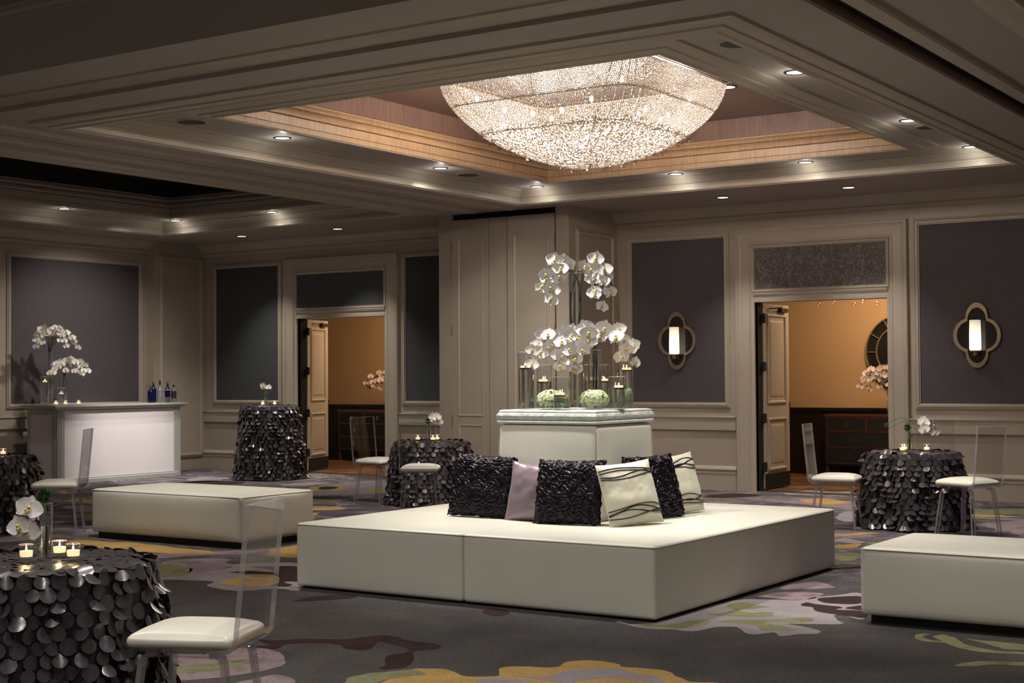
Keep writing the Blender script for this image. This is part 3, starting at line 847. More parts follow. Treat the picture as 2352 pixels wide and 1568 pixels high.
bm_ = MB(); bm_.lathe([(.003, .03), (.016, .018), (.02, 0), (.014, -.02), (.003, -.028)], 8); bme = bm_.mesh('bulb', 'bulb', True)
for gx in range(6):
    for gy in range(4):
        fx, fy = (gx - 2.5) / 2.5, (gy - 1.5) / 1.5
        zz = -.16 - .42 * (1 - .5 * (fx * fx + fy * fy))
        p = (fx * CA * .72, fy * CBY * .68, zz)
        ob('bulb', bme, ch, p)
for gx in (-.72, -.36, 0, .36, .72):
    for gy in (-.5, 0, .5):
        light('chandelier_glow', 'POINT', (CX + gx, CY + gy, CZ - .18 - .26 * (1 - abs(gx)) * (1 - abs(gy))), E_CHAND * 8 / 15, (1.0, .84, .70), .02)

# ---- wall sconces: quatrefoil mirror back plate and a tall frosted shade
def quatrefoil(k, n=14):
    """k scales; vertical lobes taller than the side lobes"""
    pts = []
    lobes = [(0, .205, .128, .175), (-.115, 0, .16, .19), (0, -.205, .128, .175), (.115, 0, .16, .19)]
    for q, (cx_, cy_, rx, ry) in enumerate(lobes):
        a0 = (math.radians(90) + q * math.pi / 2)
        for i in range(n + 1):
            hw = 1.62 if q % 2 == 0 else 1.30
            a = a0 - hw + 2 * hw * i / n
            pts.append((cx_ + rx * math.cos(a), cy_ + ry * math.sin(a)))
    return [(x * k, y * k) for x, y in pts]


def sconce(x, z, label):
    t = thing('wall_sconce', label, 'sconce', (x, YB - .008, z), 0, 'quatrefoil wall sconces')
    O, I = quatrefoil(1.0), quatrefoil(.85)
    n = len(O); m_ = MB()
    v = [(a, 0, b) for a, b in O] + [(a, -.034, b) for a, b in O] + [(a, -.034, b) for a, b in I] + [(a, -.012, b) for a, b in I]
    m_.add(v, [(r * n + i, r * n + (i + 1) % n, (r + 1) * n + (i + 1) % n, (r + 1) * n + i) for r in range(3) for i in range(n)])
    m_.build('quatrefoil_frame', 'bronze', t)
    m_ = MB(); m_.add([(0, -.013, 0)] + [(a, -.013, b) for a, b in I], [(0, 1 + i, 1 + (i + 1) % n) for i in range(n)]); m_.build('mirror', 'mirror_dark', t)
    m_ = MB(); m_.lathe([(.060, -.175), (.066, -.16), (.066, 0), (.062, .175), (.056, .175), (.056, -.16)], 18, (0, -.10, 0), caps=False); m_.build('shade', 'shade_glass', t, True)
    m_ = MB(); m_.lathe([(.02, -.24), (.028, -.23), (.028, -.20), (.055, -.19), (.055, -.172), (.02, -.172)], 14, (0, -.10, 0)); m_.box(-.02, .02, -.10, -.01, -.24, -.215); m_.build('holder', 'bronze', t)
    light('sconce_glow', 'POINT', (x, YB - .12, z - .17), 1.8, (1.0, .72, .45), .008)
    pass


sconce(-8.89, 1.93, 'lit bronze quatrefoil sconce between the partition pier and the right doorway')
sconce(-4.99, 1.92, 'lit bronze quatrefoil sconce right of the right doorway')

# ================================================================== UPHOLSTERED SEATING
OX0, OX1, OY0, OY1, OH = -7.06, -4.2, 7.82, 10.72, 0.456
OXM = -5.615


def ottoman(name, label, cat, x0, x1, y0, y1, h, base=0.0, r=.022, bulge=.006, dips=(), puff=.004, group=None, plinth=False, pipe=True):
    t = thing(name, label, cat, ((x0 + x1) / 2, (y0 + y1) / 2, 0), 0, group)
    lx, ly = x1 - x0, y1 - y0
    m_ = soft_box(lx, ly, h - base, r, bulge, 16, dips, puff)
    b_ = m_.build('body', 'leather', t, True); b_.location = (0, 0, base)
    if pipe:
        e = .012; zz = h - base - .014
        loop = [(-lx / 2 + e, -ly / 2, zz), (lx / 2 - e, -ly / 2, zz), (lx / 2, -ly / 2 + e, zz), (lx / 2, ly / 2 - e, zz), (lx / 2 - e, ly / 2, zz), (-lx / 2 + e, ly / 2, zz), (-lx / 2, ly / 2 - e, zz), (-lx / 2, -ly / 2 + e, zz), (-lx / 2 + e, -ly / 2, zz)]
        m_ = MB(); m_.tube(loop, .0035, 6); p_ = m_.build('piping', 'seam', t, True); p_.location = (0, 0, base)
    if plinth:
        m_ = MB(); m_.box(-lx / 2 + .05, lx / 2 - .05, -ly / 2 + .05, ly / 2 - .05, 0, base + .01); m_.build('plinth', 'kick_black', t)
    for dx, dy in dips:
        m_ = MB(); m_.lathe([(.014, -.002), (.012, .004), (.001, .006)], 10, (dx, dy, h - .012)); m_.build('button', 'leather', t, True)
    return t


ottoman('platform_ottoman', 'left half of the large cream leather platform in the middle, in front of the pier', 'ottoman', OX0, OXM - .003, OY0, OY1, OH, .012)
ottoman('platform_ottoman', 'right half of the large cream leather platform, nearest the right bench', 'ottoman', OXM + .003, OX1, OY0, OY1, OH, .012)
ottoman('bench_ottoman', 'tufted cream leather bench behind the nearest clear chair', 'bench', -10.92, -9.0, 9.27, 10.22, .456, .055, .035, .022, ((-.62, 0), (-.2, 0), (.2, 0), (.62, 0)), .012, 'cream leather benches', True)
ottoman('bench_ottoman', 'cream leather bench cut off by the right edge of the picture', 'bench', -3.15, -1.25, 8.42, 9.36, .456, .055, .03, .008, ((-.62, 0), (-.2, 0), (.2, 0), (.62, 0)), .012, 'cream leather benches', True)

# centre back rest: flared block with a cap
col = thing('backrest_column', 'square cream leather back rest standing on the platform, behind the cushions', 'back rest', (-5.62, 9.27, OH + .001))
m_ = soft_box(.82, .82, .675, .03, .004, 12, (), .004)
m_.v = [(x * (1.05 - .05 * min(1, z / .675)), y * (1.05 - .05 * min(1, z / .675)), z) for x, y, z in m_.v]
m_.build('body', 'leather', col, True)
m_ = MB()
for sx, sy in ((1, -1), (-1, -1), (1, 1)):
    m_.tube([(sx * .405 * (1.05 - .05 * z / .675) * 1.0, sy * .405 * (1.05 - .05 * z / .675), z) for z in (.03, .2, .45, .63)], .003, 5)
m_.build('corner_seam', 'seam', col)
cap = thing('display_plinth', 'carved whitewashed square board capping the leather back rest', 'plinth', (-5.62, 9.27, 1.136))
m_ = MB(); m_.ring((-.42, .42, -.42, .42), [(.02, 0), (.002, .004), (0, .016), (.004, .024), (.016, .028)])
m_.add([(-.4, -.4, 0), (.4, -.4, 0), (.4, .4, 0), (-.4, .4, 0)], [(3, 2, 1, 0)]); m_.build('lower_moulding', 'whitewash', cap)
m_ = MB(); m_.ring((-.42, .42, -.42, .42), [(.016, .028), (.006, .03), (.0, .042), (-.002, .058), (.004, .074), (.014, .082)]); m_.build('carved_band', 'whitewash_carved', cap)
m_ = MB(); m_.ring((-.42, .42, -.42, .42), [(.014, .082), (.01, .086), (.012, .094), (.03, .1)]); m_.add([(-.39, -.39, .1), (.39, -.39, .1), (.39, .39, .1), (-.39, .39, .1)], [(0, 1, 2, 3)]); m_.build('top_board', 'whitewash', cap)
ZC = 1.2365

# ---- cushions
def cushion(name, label, loc, fdir, tilt, sx, sy, thick, mtl, style, roll=0.0, group='cushions on the platform', n=28):
    """upright cushion leaning back; fdir is the direction it faces, loc its lowest edge"""
    t = thing(name, label, 'cushion', loc, math.atan2(fdir[1], fdir[0]) + math.pi / 2, group)
    if style == 'rosette': n = 88
    rr = random.Random(hash(label) % 9999 if False else len(label) * 13 + int(abs(loc[0]) * 100))
    ca, sa = math.cos(-tilt), math.sin(-tilt); cr_, sr_ = math.cos(roll), math.sin(roll)
    cells = []
    if style == 'rosette':
        for i in range(5):
            for j in range(5):
                cells.append((-1 + (i + .5) / 2.5 + rr.uniform(-.07, .07), -1 + (j + .5) / 2.5 + rr.uniform(-.07, .07), rr.uniform(0, 6.28)))

    def place(x, d, z):
        x, z = x * cr_ - z * sr_, x * sr_ + z * cr_
        z += sy / 2 * 0.985
        return (x, d * ca - z * sa, d * sa + z * ca)

    def surf(u, v, s):
        e = (1 - abs(u) ** 2.4) * (1 - abs(v) ** 2.4)
        th = thick / 2 * max(0, e) ** .55
        if style == 'rosette':
            best = min(((u - a) ** 2 + (v - b) ** 2, a, b, ph) for a, b, ph in cells)
            rad = math.sqrt(best[0]) / .23; an = math.atan2(v - best[2], u - best[1])
            rid = abs(math.sin(6.5 * rad + an + best[3] + .6 * math.sin(3 * an)))
            th += .016 * (rid ** 1.5) * max(0, 1.15 - .45 * rad) * min(1, 6 * max(0, e) + .5)
        pin = 1 - .055 * (1 - v * v) * abs(u) ** 3; pin2 = 1 - .055 * (1 - u * u) * abs(v) ** 3
        x = u * sx / 2 * pin; z = v * sy / 2 * pin2
        wr = noise.noise((u * 2.3 + loc[0] * 7, v * 2.3, s * 3.1)) * .016 * max(0, e) ** .3
        if style != 'rosette': wr += abs(noise.noise((u * 5 + 3, v * 5 + loc[1], s))) * .007 * max(0, e) ** .4
        if style == 'rosette':
            x += .012 * noise.noise((u * 7, v * 7, 5.0)) ; z += .012 * noise.noise((u * 7, v * 7, 9.0))
        return place(x, -s * (th + wr), z)
    m_ = MB()
    for s in (1, -1):
        b0 = len(m_.v)
        for i in range(n + 1):
            for j in range(n + 1):
                m_.v.append(surf(-1 + 2 * i / n, -1 + 2 * j / n, s))
        for i in range(n):
            for j in range(n):
                q = [b0 + i * (n + 1) + j, b0 + (i + 1) * (n + 1) + j, b0 + (i + 1) * (n + 1) + j + 1, b0 + i * (n + 1) + j + 1]
                if s < 0: q.reverse()
                m_.f.append(q); m_.m.append(0)
    m_.build('cover', mtl, t, True)
    if style == 'cord':
        for v0 in (.62, -.56):
            for k in range(4):
                ph = rr.uniform(0, 6.28); am = rr.uniform(.05, .085); fr = rr.uniform(2.2, 3.4)
                pts = []
                for i in range(41):
                    u = -.985 + 1.97 * i / 40
                    v = v0 + (k - 1.5) * .085 + am * math.sin(fr * u + ph)
                    p = Vector(surf(u, v, 1)); q = Vector(surf(u, v, -1)); d = (p - q)
                    pts.append(p + (d.normalized() * .0015 if d.length > 1e-5 else Vector((0, 0, 0))))
                m2 = MB(); m2.tube(pts, .0042, 6); m2.build('cord', 'black_cord', t, True)
    return t


ZO = OH + .004
cushion('throw_cushion', 'black rosette cushion furthest left on the platform', (-6.12, 8.74, ZO), (.06, -1), .26, .55, .47, .15, 'rosette_satin', 'rosette', -.03)
cushion('throw_cushion', 'plain mauve satin cushion between two black rosette cushions', (-5.655, 8.71, ZO), (.12, -1), .30, .42, .43, .14, 'mauve_satin', 'plain', -.02)
cushion('throw_cushion', 'black rosette cushion in the middle, right of the mauve one', (-5.315, 8.62, ZO), (.08, -1), .26, .52, .46, .15, 'rosette_satin', 'rosette', .02)
cushion('throw_cushion', 'cream satin cushion with black wavy cords, nearest the camera', (-4.87, 8.80, ZO), (.90, -.42), .30, .46, .45, .15, 'cream_satin', 'cord', .07)
cushion('throw_cushion', 'black rosette cushion between the two cream corded cushions', (-4.95, 9.31, ZO), (1, -.25), .28, .52, .47, .14, 'rosette_satin', 'rosette', .02)
cushion('throw_cushion', 'cream corded cushion furthest right, half hidden by a black one', (-4.96, 9.72, ZO), (1, -.2), .24, .44, .45, .13, 'cream_satin', 'cord', .07)

# ================================================================== CLEAR CHAIRS
def make_chair():
    t = thing('acrylic_chair', 'proto', 'chair', (0, 0, 0), 0, 'clear acrylic chairs with cream seats')
    m_ = soft_box(.40, .42, .048, .022, .004, 10, (), .030); o = m_.build('seat_cushion', 'cushion_vinyl', t, True); o.location = (0, .015, .452)
    m_ = MB(); m_.box(-.20, .20, -.17, .235, .438, .451); m_.build('seat_plate', 'acrylic', t)
    # bent sheet: seat edge, curve, tall back
    pts = [(0, -.15, .4445)] + [(0, -.17 - .05 * math.sin(a), .4945 - .05 * math.cos(a)) for a in (0.0, .4, .8, 1.2, 1.5)] + [(0, -.222, .52), (0, -.245, .75), (0, -.268, 1.0)]
    m_ = MB(); m_.bar(pts, (1, 0, 0), .40, .019); bk = m_.build('backrest', 'acrylic', t)
    m_ = MB()
    for sx in (-1, 1):
        m_.bar([(sx * .2, y, z) for _, y, z in pts], (1, 0, 0), .003, .0195)
    m_.bar([(0, -.268, .998), (0, -.2683, 1.002)], (1, 0, 0), .402, .0195); m_.build('polished_edge', 'acrylic_edge', bk)
    for sx in (-1, 1):
        m_ = MB(); m_.bar([(sx * .145, -.10, .425), (sx * .145, 0, .425), (sx * .145, .12, .425)], (1, 0, 0), .042, .018); m_.build('crossbar', 'acrylic', t)
        for sy in (-1, 1):
            y0 = .01 + sy * .11
            p = [(sx * .145, y0, .425), (sx * .146, y0 + sy * .03, .423), (sx * .149, y0 + sy * .048, .412), (sx * .152, y0 + sy * .056, .39), (sx * .185, y0 + sy * .10, .002)]
            m_ = MB(); m_.bar(p, (1, 0, 0), .042, .018)
            lg = m_.build('leg', 'acrylic', t)
            m_ = MB()
            for q in (-1, 1):
                m_.bar([(x + q * .0212, y, z) for x, y, z in p], (1, 0, 0), .0025, .0185)
            m_.build('polished_edge', 'acrylic_edge', lg)
            m_ = MB(); m_.lathe([(.006, 0), (.006, .016)], 8, (sx * .145, y0 - sy * .03, .428)); m_.build('pin', 'chrome', t)
    return t


def copy_tree(o, parent=None):
    c = o.copy(); COL.objects.link(c); c.parent = parent
    for ch_ in [k for k in bpy.data.objects if k.parent == o]:
        copy_tree(ch_, c)
    return c


chair0 = make_chair()
kids = {}
CH = [((-4.235, 4.14), (-.92, -.40), 'clear acrylic chair with cream seat nearest the camera, beside the nearest table'),
      ((-11.36, 9.27), (-.779, -.627), 'clear acrylic chair in front of the white bar, back turned right'),
      ((-11.06, 13.70), (.995, -.09), 'clear acrylic chair just right of the left doorway opening'),
      ((-9.80, 12.87), (-.5, .865), 'clear acrylic chair seen from behind in front of the middle table'),
      ((-5.29, 13.52), (.983, .183), 'clear acrylic chair in front of the right doorway, seat facing right'),
      ((-4.02, 13.54), (-.926, .38), 'clear acrylic chair right of the right-hand table, nearer the camera'),
      ((-4.73, 14.97), (.50, -.866), 'clear acrylic chair half hidden behind the right-hand table')]
for i, (p, f, lab) in enumerate(CH):
    o = chair0 if i == 0 else copy_tree(chair0)
    o.location = (p[0], p[1], 0); o.rotation_euler = (0, 0, math.atan2(f[1], f[0]) - math.pi / 2); o['label'] = lab

# ================================================================== TABLES IN PETAL CLOTHS
def to_px(p):
    d = Vector(p) - Vector(CAM)
    z = d.dot(fw)
    return 1176 + FPX * d.dot(cr) / z, 784 - FPX * d.dot(up) / z, z


dm = MB(); DR = .033; nd = 11
dm.v.append((0, 0, .004))
for i in range(nd):
    a = 2 * math.pi * i / nd
    dm.v.append((DR * math.cos(a), DR * math.sin(a), -.003 * math.cos(2 * a)))
for i in range(nd): dm.f.append([0, 1 + i, 1 + (i + 1) % nd]); dm.m.append(0)
DISC = dm.mesh('sequin_disc', 'sequin', True)
DV, DF = dm.v, dm.f


def petal_table(label, x, y, R, H, flare, seed, nf=9, lo=.30):
    rr = random.Random(seed)
    t = thing('draped_table', label, 'table', (x, y, 0), 0, 'round tables in black petal cloths')
    ph = rr.uniform(0, 6.28)

    def rad(a, s):
        return R + flare * s ** .8 + .042 * s ** .6 * math.cos(nf * a + ph + .7 * math.sin(2 * a)) + .012 * s * math.cos(5 * a + ph * 2)
    m_ = MB(); na, nz = 96, 14
    for k in range(nz + 1):
        s = k / nz
        for i in range(na):
            a = 2 * math.pi * i / na; r = rad(a, s)
            m_.v.append((r * math.cos(a), r * math.sin(a), H * (1 - s) + (.004 if k == nz else 0)))
    for k in range(nz):
        for i in range(na):
            j = (i + 1) % na
            m_.f.append([k * na + i, (k + 1) * na + i, (k + 1) * na + j, k * na + j]); m_.m.append(0)
    m_.v.append((0, 0, H)); c = len(m_.v) - 1
    for i in range(na): m_.f.append([c, i, (i + 1) % na]); m_.m.append(0)
    cl = m_.build('petal_cloth', 'petal_cloth', t, True)
    mats = []
    rows = int(H / .051)
    for k in range(rows + 1):
        s = min(1, (k + .2) / rows)
        n = int(2 * math.pi * (R + flare * s) / .061)
        for i in range(n):
            a = 2 * math.pi * (i + .5 * (k % 2) + rr.uniform(-.25, .25)) / n
            r = rad(a, s); e = .01
            p = Vector((r * math.cos(a), r * math.sin(a), H * (1 - s)))
            ta = Vector((rad(a + e, s) * math.cos(a + e), rad(a + e, s) * math.sin(a + e), p.z)) - p
            nn = Vector((ta.y, -ta.x, 0)).normalized()
            if nn.dot(p) < 0: nn = -nn
            tilt = rr.uniform(-.05, .5) if rr.random() < .72 else rr.uniform(.5, 1.05)
            tw = rr.gauss(0, .36)
            ax = Vector((0, 0, 1))
            n2 = (Matrix.Rotation(tw, 3, 'Z') @ nn)
            sd = ax.cross(n2).normalized()
            n3 = (n2 * math.cos(tilt) + ax * math.sin(tilt)).normalized()     # lower edge kicks out, face turns up
            u3 = n3.cross(sd).normalized()
            ctr = p + nn * (.006 + DR * abs(math.sin(tilt)) + DR * .25 * abs(math.sin(tw))) - Vector((0, 0, DR * .4))
            if ctr.z < DR + .004: ctr.z = DR + .004
            sc = rr.uniform(.86, 1.1)
            mats.append((n3, Matrix(((sd.x * sc, u3.x * sc, n3.x * sc, ctr.x), (sd.y * sc, u3.y * sc, n3.y * sc, ctr.y), (sd.z * sc, u3.z * sc, n3.z * sc, ctr.z), (0, 0, 0, 1)))))
    k = 0
    while k * .048 < R:                                                # discs lying on the top
        q = k * .048; n = max(1, int(2 * math.pi * q / .052))
        for i in range(n):
            a = 2 * math.pi * i / n + k
            n3 = Vector((rr.gauss(0, .07), rr.gauss(0, .07), 1)).normalized()
            if k * .048 > R - .05: n3 = Vector((math.cos(a) * .3 + rr.gauss(0, .25), math.sin(a) * .3 + rr.gauss(0, .25), 1)).normalized()
            sd = Vector((0, 1, 0)).cross(n3).normalized(); u3 = n3.cross(sd)
            h = H + .004 + rr.uniform(0, .004)
            mats.append((n3, Matrix(((sd.x, u3.x, n3.x, q * math.cos(a)), (sd.y, u3.y, n3.y, q * math.sin(a)), (sd.z, u3.z, n3.z, h), (0, 0, 0, 1)))))
        k += 1
    sc_ = []
    for i, (n3, mt) in enumerate(mats):
        wp = mt.to_translation() + Vector((x, y, 0)); u_, v_, dz = to_px(wp)
        view = (Vector(CAM) - wp).normalized()
        c_ = n3.dot(view) if (mt.to_translation().normalized().dot(view) > -.05 or n3.z > .9) else -1
        if not (-20 < u_ < 2372 and -20 < v_ < 1588): c_ = -1
        sc_.append((-c_, i))
    sc_.sort(); pick = set(i for c_, i in sc_[:296] if c_ < 0)
    rest = MB()
    for i, (n3, mt) in enumerate(mats):
        if i in pick:
            o = ob('petal_disc', DISC, t); o.matrix_basis = mt
        else:
            rest.add([tuple(mt @ Vector(v)) for v in DV], DF)
    o = rest.build('petal_discs', 'sequin', t, True); o['kind'] = 'stuff'
    return t


TN, TL, TB, TC, TR = (-5.06, 4.05), (-12.36, 9.25), (-14.93, 15.98), (-10.35, 13.80), (-4.70, 14.03)
petal_table('round table in black petal cloth at the lower left, nearest the camera', *TN, .44, .715, .07, 11)
petal_table('round petal-cloth table cut off by the left edge, before the bar', *TL, .42, .715, .07, 12)
petal_table('tall bar-height table in black petal cloth beside the left doorway', *TB, .40, 1.06, .085, 13, 8)
petal_table('round petal-cloth table behind the platform, left of the cushions', *TC, .42, .72, .09, 14)
petal_table('round petal-cloth table in front of the right wall panels', *TR, .43, .715, .08, 15)

# ================================================================== CANDLES AND VASES
fl = MB(); fl.lathe([(.0006, 0), (.003, .003), (.0038, .007), (.0026, .012), (.0006, .019)], 8); FLAME = fl.mesh('flame', 'flame', True)


def votive(x, y, z, label, r=.03, h=.062, e=.35, lit=True):
    t = thing('votive_candle', label, 'candle', (x, y, z), 0, 'votive candles in clear glass cups')
    m_ = MB(); m_.lathe([(.001, 0), (r * .86, 0), (r * .9, .004), (r, h), (r - .003, h), (r * .9 - .004, .012), (.001, .010)], 20, caps=False); m_.build('glass_cup', 'glass', t, True, 40)
    m_ = MB(); m_.tube([((r - .0015) * math.cos(a_ * .2618), (r - .0015) * math.sin(a_ * .2618), h) for a_ in range(25)], .0014, 5); m_.build('rim', 'acrylic_edge', t, True)
    m_ = MB(); m_.lathe([(r * .84, .012), (r * .90, h * .58), (r * .5, h * .60), (.001, h * .585)], 18); m_.build('wax', 'wax', t, True, 40)
    ob('flame', FLAME, t, (0, 0, h * .60))
    light('candle_glow', 'POINT', (x, y, z + h * .6 + .022), e * .7, (1.0, .62, .30), .002)
    light('wax_glow', 'POINT', (x, y, z + h * .42), e * .22, (1.0, .72, .45), .004)
    return t


def floating(x, y, z, label, e=.4, r=.034):
    t = thing('floating_candle', label, 'candle', (x, y, z), 0, 'floating candles in cylinder vases')
    m_ = MB(); m_.lathe([(r * .72, -.014), (r * .95, -.004), (r, .006), (r * .9, .013), (.001, .011)], 20); m_.build('wax', 'wax', t, True, 40)
    ob('flame', FLAME, t, (0, 0, .012))
    light('candle_glow', 'POINT', (x, y, z + .032), e * .8, (1.0, .62, .30), .002)
    light('wax_glow', 'POINT', (x, y, z + .003), e * .22, (1.0, .74, .5), .004)


def vase(x, y, z, r, h, label, water=.7, name='cylinder_vase', taper=1.0, group='clear glass cylinder vases', n=28):
    t = thing(name, label, 'vase', (x, y, z), 0, group)
    r0 = r * taper
    m_ = MB(); m_.lathe([(.001, 0), (r0 - .002, 0), (r0, .003), (r, h), (r - .0035, h), (r0 - .004, .012), (.001, .010)], n, caps=False); m_.build('glass', 'glass', t, True, 40)
    m_ = MB(); m_.tube([((r - .0017) * math.cos(a_ * .2618), (r - .0017) * math.sin(a_ * .2618), h) for a_ in range(25)], .0015, 5); m_.build('rim', 'acrylic_edge', t, True)
    if water:
        k = water
        m_ = MB(); m_.lathe([(.001, .0105), (r0 - .0046, .0125), (r0 - .0046 + (r - r0) * k, h * k), (.001, h * k)], n, caps=False); m_.build('water', 'water', t, True, 40)
    return t


# ================================================================== ORCHIDS
def petal_mesh(name, L, W, mtl, cup=.25, tip=.75):
    m_ = MB(); na, nb = 7, 4
    for i in range(na + 1):
        s = i / na
        w_ = W * max(.02, math.sin(math.pi * min(1, s ** tip * .97 + .015))) ** .62
        for j in range(nb + 1):
            q = -1 + 2 * j / nb
            m_.v.append((L * s, -L * cup * (.55 * s * s - .2 * s) - .12 * W * q * q, w_ * q))
    for i in range(na):
        for j in range(nb):
            a = i * (nb + 1) + j; m_.f.append([a, a + 1, a + nb + 2, a + nb + 1]); m_.m.append(0)
    return m_.mesh(name, mtl, True), m_


def flower_kit(mtl):
    big, b1 = petal_mesh('petal', .056, .036, mtl, .22, .62)
    sep, b2 = petal_mesh('petal', .052, .019, mtl, .25, .8)
    lp = MB()
    lp.lathe([(.001, 0), (.007, .004), (.009, .012), (.004, .02), (.001, .022)], 8)
    lp.v = [(x, -z, y) for x, y, z in lp.v]
    lp.tube([(0, -.008, -.002), (.006, -.016, -.012), (.009, -.012, -.018)], .004, 5); lp.tube([(0, -.008, -.002), (-.006, -.016, -.012), (-.009, -.012, -.018)], .004, 5)
    lp.tube([(0, -.01, -.004), (0, -.018, -.016), (0, -.014, -.026)], .0045, 5)
    lip = lp.mesh('flower', 'orchid_lip', True)
    joined = MB()
    for ang, mm, off in ((8, b1, 0), (172, b1, 0), (90, b2, .004), (222, b2, .004), (318, b2, .004)):
        Rm = Matrix.Rotation(math.radians(-ang), 3, 'Y')
        joined.add([tuple(Rm @ Vector(v) + Vector((0, off, 0))) for v in mm.v], mm.f)
    joined.add(lp.v, lp.f, 1)
    return big, sep, lip, joined.mesh('flower', [mtl, 'orchid_lip'], True)


KIT = {'w': flower_kit('orchid_white'), 'b': flower_kit('orchid_blush')}
bd = MB(); bd.lathe([(.001, -.012), (.007, -.006), (.008, .002), (.004, .010), (.001, .013)], 8); BUD = bd.mesh('bud', 'orchid_bud', True)


def flower(parent, p, face, size, rr, kit='w', fine=True):
    f = Vector(face).normalized(); f = (f + Vector((rr.gauss(0, .28), rr.gauss(0, .28), rr.gauss(0, .22)))).normalized()
    Y = -f; Z = Vector((rr.gauss(0, .25), rr.gauss(0, .25), 1)); X = Y.cross(Z).normalized(); Z = X.cross(Y)
    mt = Matrix(((X.x * size, Y.x * size, Z.x * size, p[0]), (X.y * size, Y.y * size, Z.y * size, p[1]), (X.z * size, Y.z * size, Z.z * size, p[2]), (0, 0, 0, 1)))
    big, sep, lip, joined = KIT[kit]
    o = ob('flower', lip if fine else joined, parent); o.matrix_basis = mt
    if fine:
        for ang, me, off in ((8, big, 0), (172, big, 0), (90, sep, .004), (222, sep, .004), (318, sep, .004)):
            q = ob('petal', me, o, (0, off, 0)); q.rotation_euler = (rr.gauss(0, .08), -math.radians(ang + rr.gauss(0, 4)), 0)


def spray(label, pts, nfl, face, seed, size=1.0, start=.45, kit='w', fine=True, stem='stem', buds=2, grp='orchid sprays', rad=.0035):
    """one cut orchid stem: an arching stalk that carries flowers along its outer part; first point is its foot"""
    rr = random.Random(seed)
    base = Vector(pts[0]); t = thing('orchid_spray', label, 'orchid', base, 0, grp)
    c = catmull([tuple(Vector(p) - base) for p in pts], 8, False)
    m_ = MB(); m_.tube(c, rad, 6); m_.build('stem', stem, t, True)
    n = len(c) - 1
    for k in range(nfl):
        s = start + (1 - start) * (k / max(1, nfl - 1)) * (.93 if buds else 1)
        i = int(s * n); p = Vector(c[i])
        sd = (-1) ** k
        d = Vector((rr.gauss(0, .02), rr.gauss(0, .02), sd * .022 + rr.gauss(0, .012))) + Vector(face).normalized() * rr.uniform(.012, .045)
        flower(t, p + d * size, face, size * rr.uniform(.85, 1.08) * (1 - .22 * k / max(1, nfl)), rr, kit, fine)
    for b in range(buds):
        p = Vector(c[-1]) + Vector((rr.gauss(0, .012), rr.gauss(0, .012), -.012 * b)); ob('bud', BUD, t, p)
    return t


VC = (.5547, -.8317, -.05)        # general direction from the lounge towards the viewer
VR = (.832, .555, 0)


def cpt(a, b, z):                 # centrepiece coordinates: a metres to the right, b towards the viewer, z height
    return (-5.62 + .832 * a + .555 * b, 9.27 + .555 * a - .832 * b, z)


# ---- centrepiece on the capped back rest
CV = [(-.365, .02, .061, .42, .72, 'tall cylinder vase with a floating candle at the left end of the cap'),
      (-.232, .0, .059, .325, .62, 'middle cylinder vase second from left on the cap'),
      (-.118, .33, .059, .235, .45, 'short cylinder vase in front of the left hydrangea'),
      (.285, .24, .059, .235, .66, 'short cylinder vase right of the right hydrangea'),
      (.365, -.04, .061, .43, .66, 'tall cylinder vase with a floating candle at the right end of the cap'),
      (.125, -.17, .055, .325, .64, 'slim cylinder vase with a candle behind the stem-filled vase'),
      (.205, -.20, .055, .325, .62, 'cylinder vase behind the centrepiece, right of the stem-filled vase')]
for a, b, r, h, wl, lab in CV:
    p = cpt(a, b, ZC); vase(p[0], p[1], ZC, r, h, lab, wl)
    side = .012 if a > 0 else -.008
    q = cpt(a + side, b + .006, 0)
    floating(q[0], q[1], ZC + h * wl + .004, 'lit floating candle in the ' + lab.replace(' with a floating candle', '').replace(' with a candle', ''), .45)
p = cpt(.005, .0, ZC); vase(p[0], p[1], ZC, .050, 1.0, 'very tall slim glass vase in the middle of the centrepiece', .86, 'tall_vase', 1.12)
p = cpt(.135, .07, ZC); vase(p[0], p[1], ZC, .052, .43, 'cylinder vase full of curved orchid stems, middle of the centrepiece', .93)


def hydrangea(x, y, z, label, seed):
    rr = random.Random(seed)
    bowl = thing('glass_bowl', 'low glass bowl under the ' + label.replace(' head', '').replace(' of the tall slim vase', ''), 'bowl', (x, y, z), .3, 'low glass bowls')
    m_ = MB(); m_.lathe([(.001, 0), (.062, 0), (.066, .004), (.066, .05), (.063, .05), (.063, .008), (.001, .008)], 20, caps=False); m_.build('glass', 'glass', bowl, True, 40)
    t = thing('hydrangea_head', label, 'hydrangea', (x, y, z + .012), 0, 'green white hydrangea heads')
    m_ = MB()
    for k in range(420):
        u_, v_ = rr.uniform(0, 6.283), rr.uniform(-.55, 1)
        q = math.sqrt(max(0, 1 - v_ * v_)); d = Vector((q * math.cos(u_), q * math.sin(u_), v_))
        c = Vector((d.x * .102, d.y * .102, .058 + d.z * .070)) * rr.uniform(.93, 1.05)
        a = d.cross(Vector((rr.gauss(0, 1), rr.gauss(0, 1), rr.gauss(0, 1)))).normalized(); b = d.cross(a)
        w_ = rr.uniform(.010, .015)
        for an in (0, 1.57, 3.14, 4.71):
            e = a * math.cos(an) + b * math.sin(an); f = d.cross(e)
            m_.add([tuple(c), tuple(c + e * w_ * .6 + f * w_ * .5 + d * .003), tuple(c + e * w_ * 1.2 + d * .001), tuple(c + e * w_ * .6 - f * w_ * .5 + d * .003)], [(0, 1, 2, 3)])
    o = m_.build('florets', 'hydrangea', t, False); o['kind'] = 'stuff'
    m_ = MB(); m_.tube([(0, 0, .05), (.005, .005, .0)], .006); m_.build('stalk', 'stem_green', t)


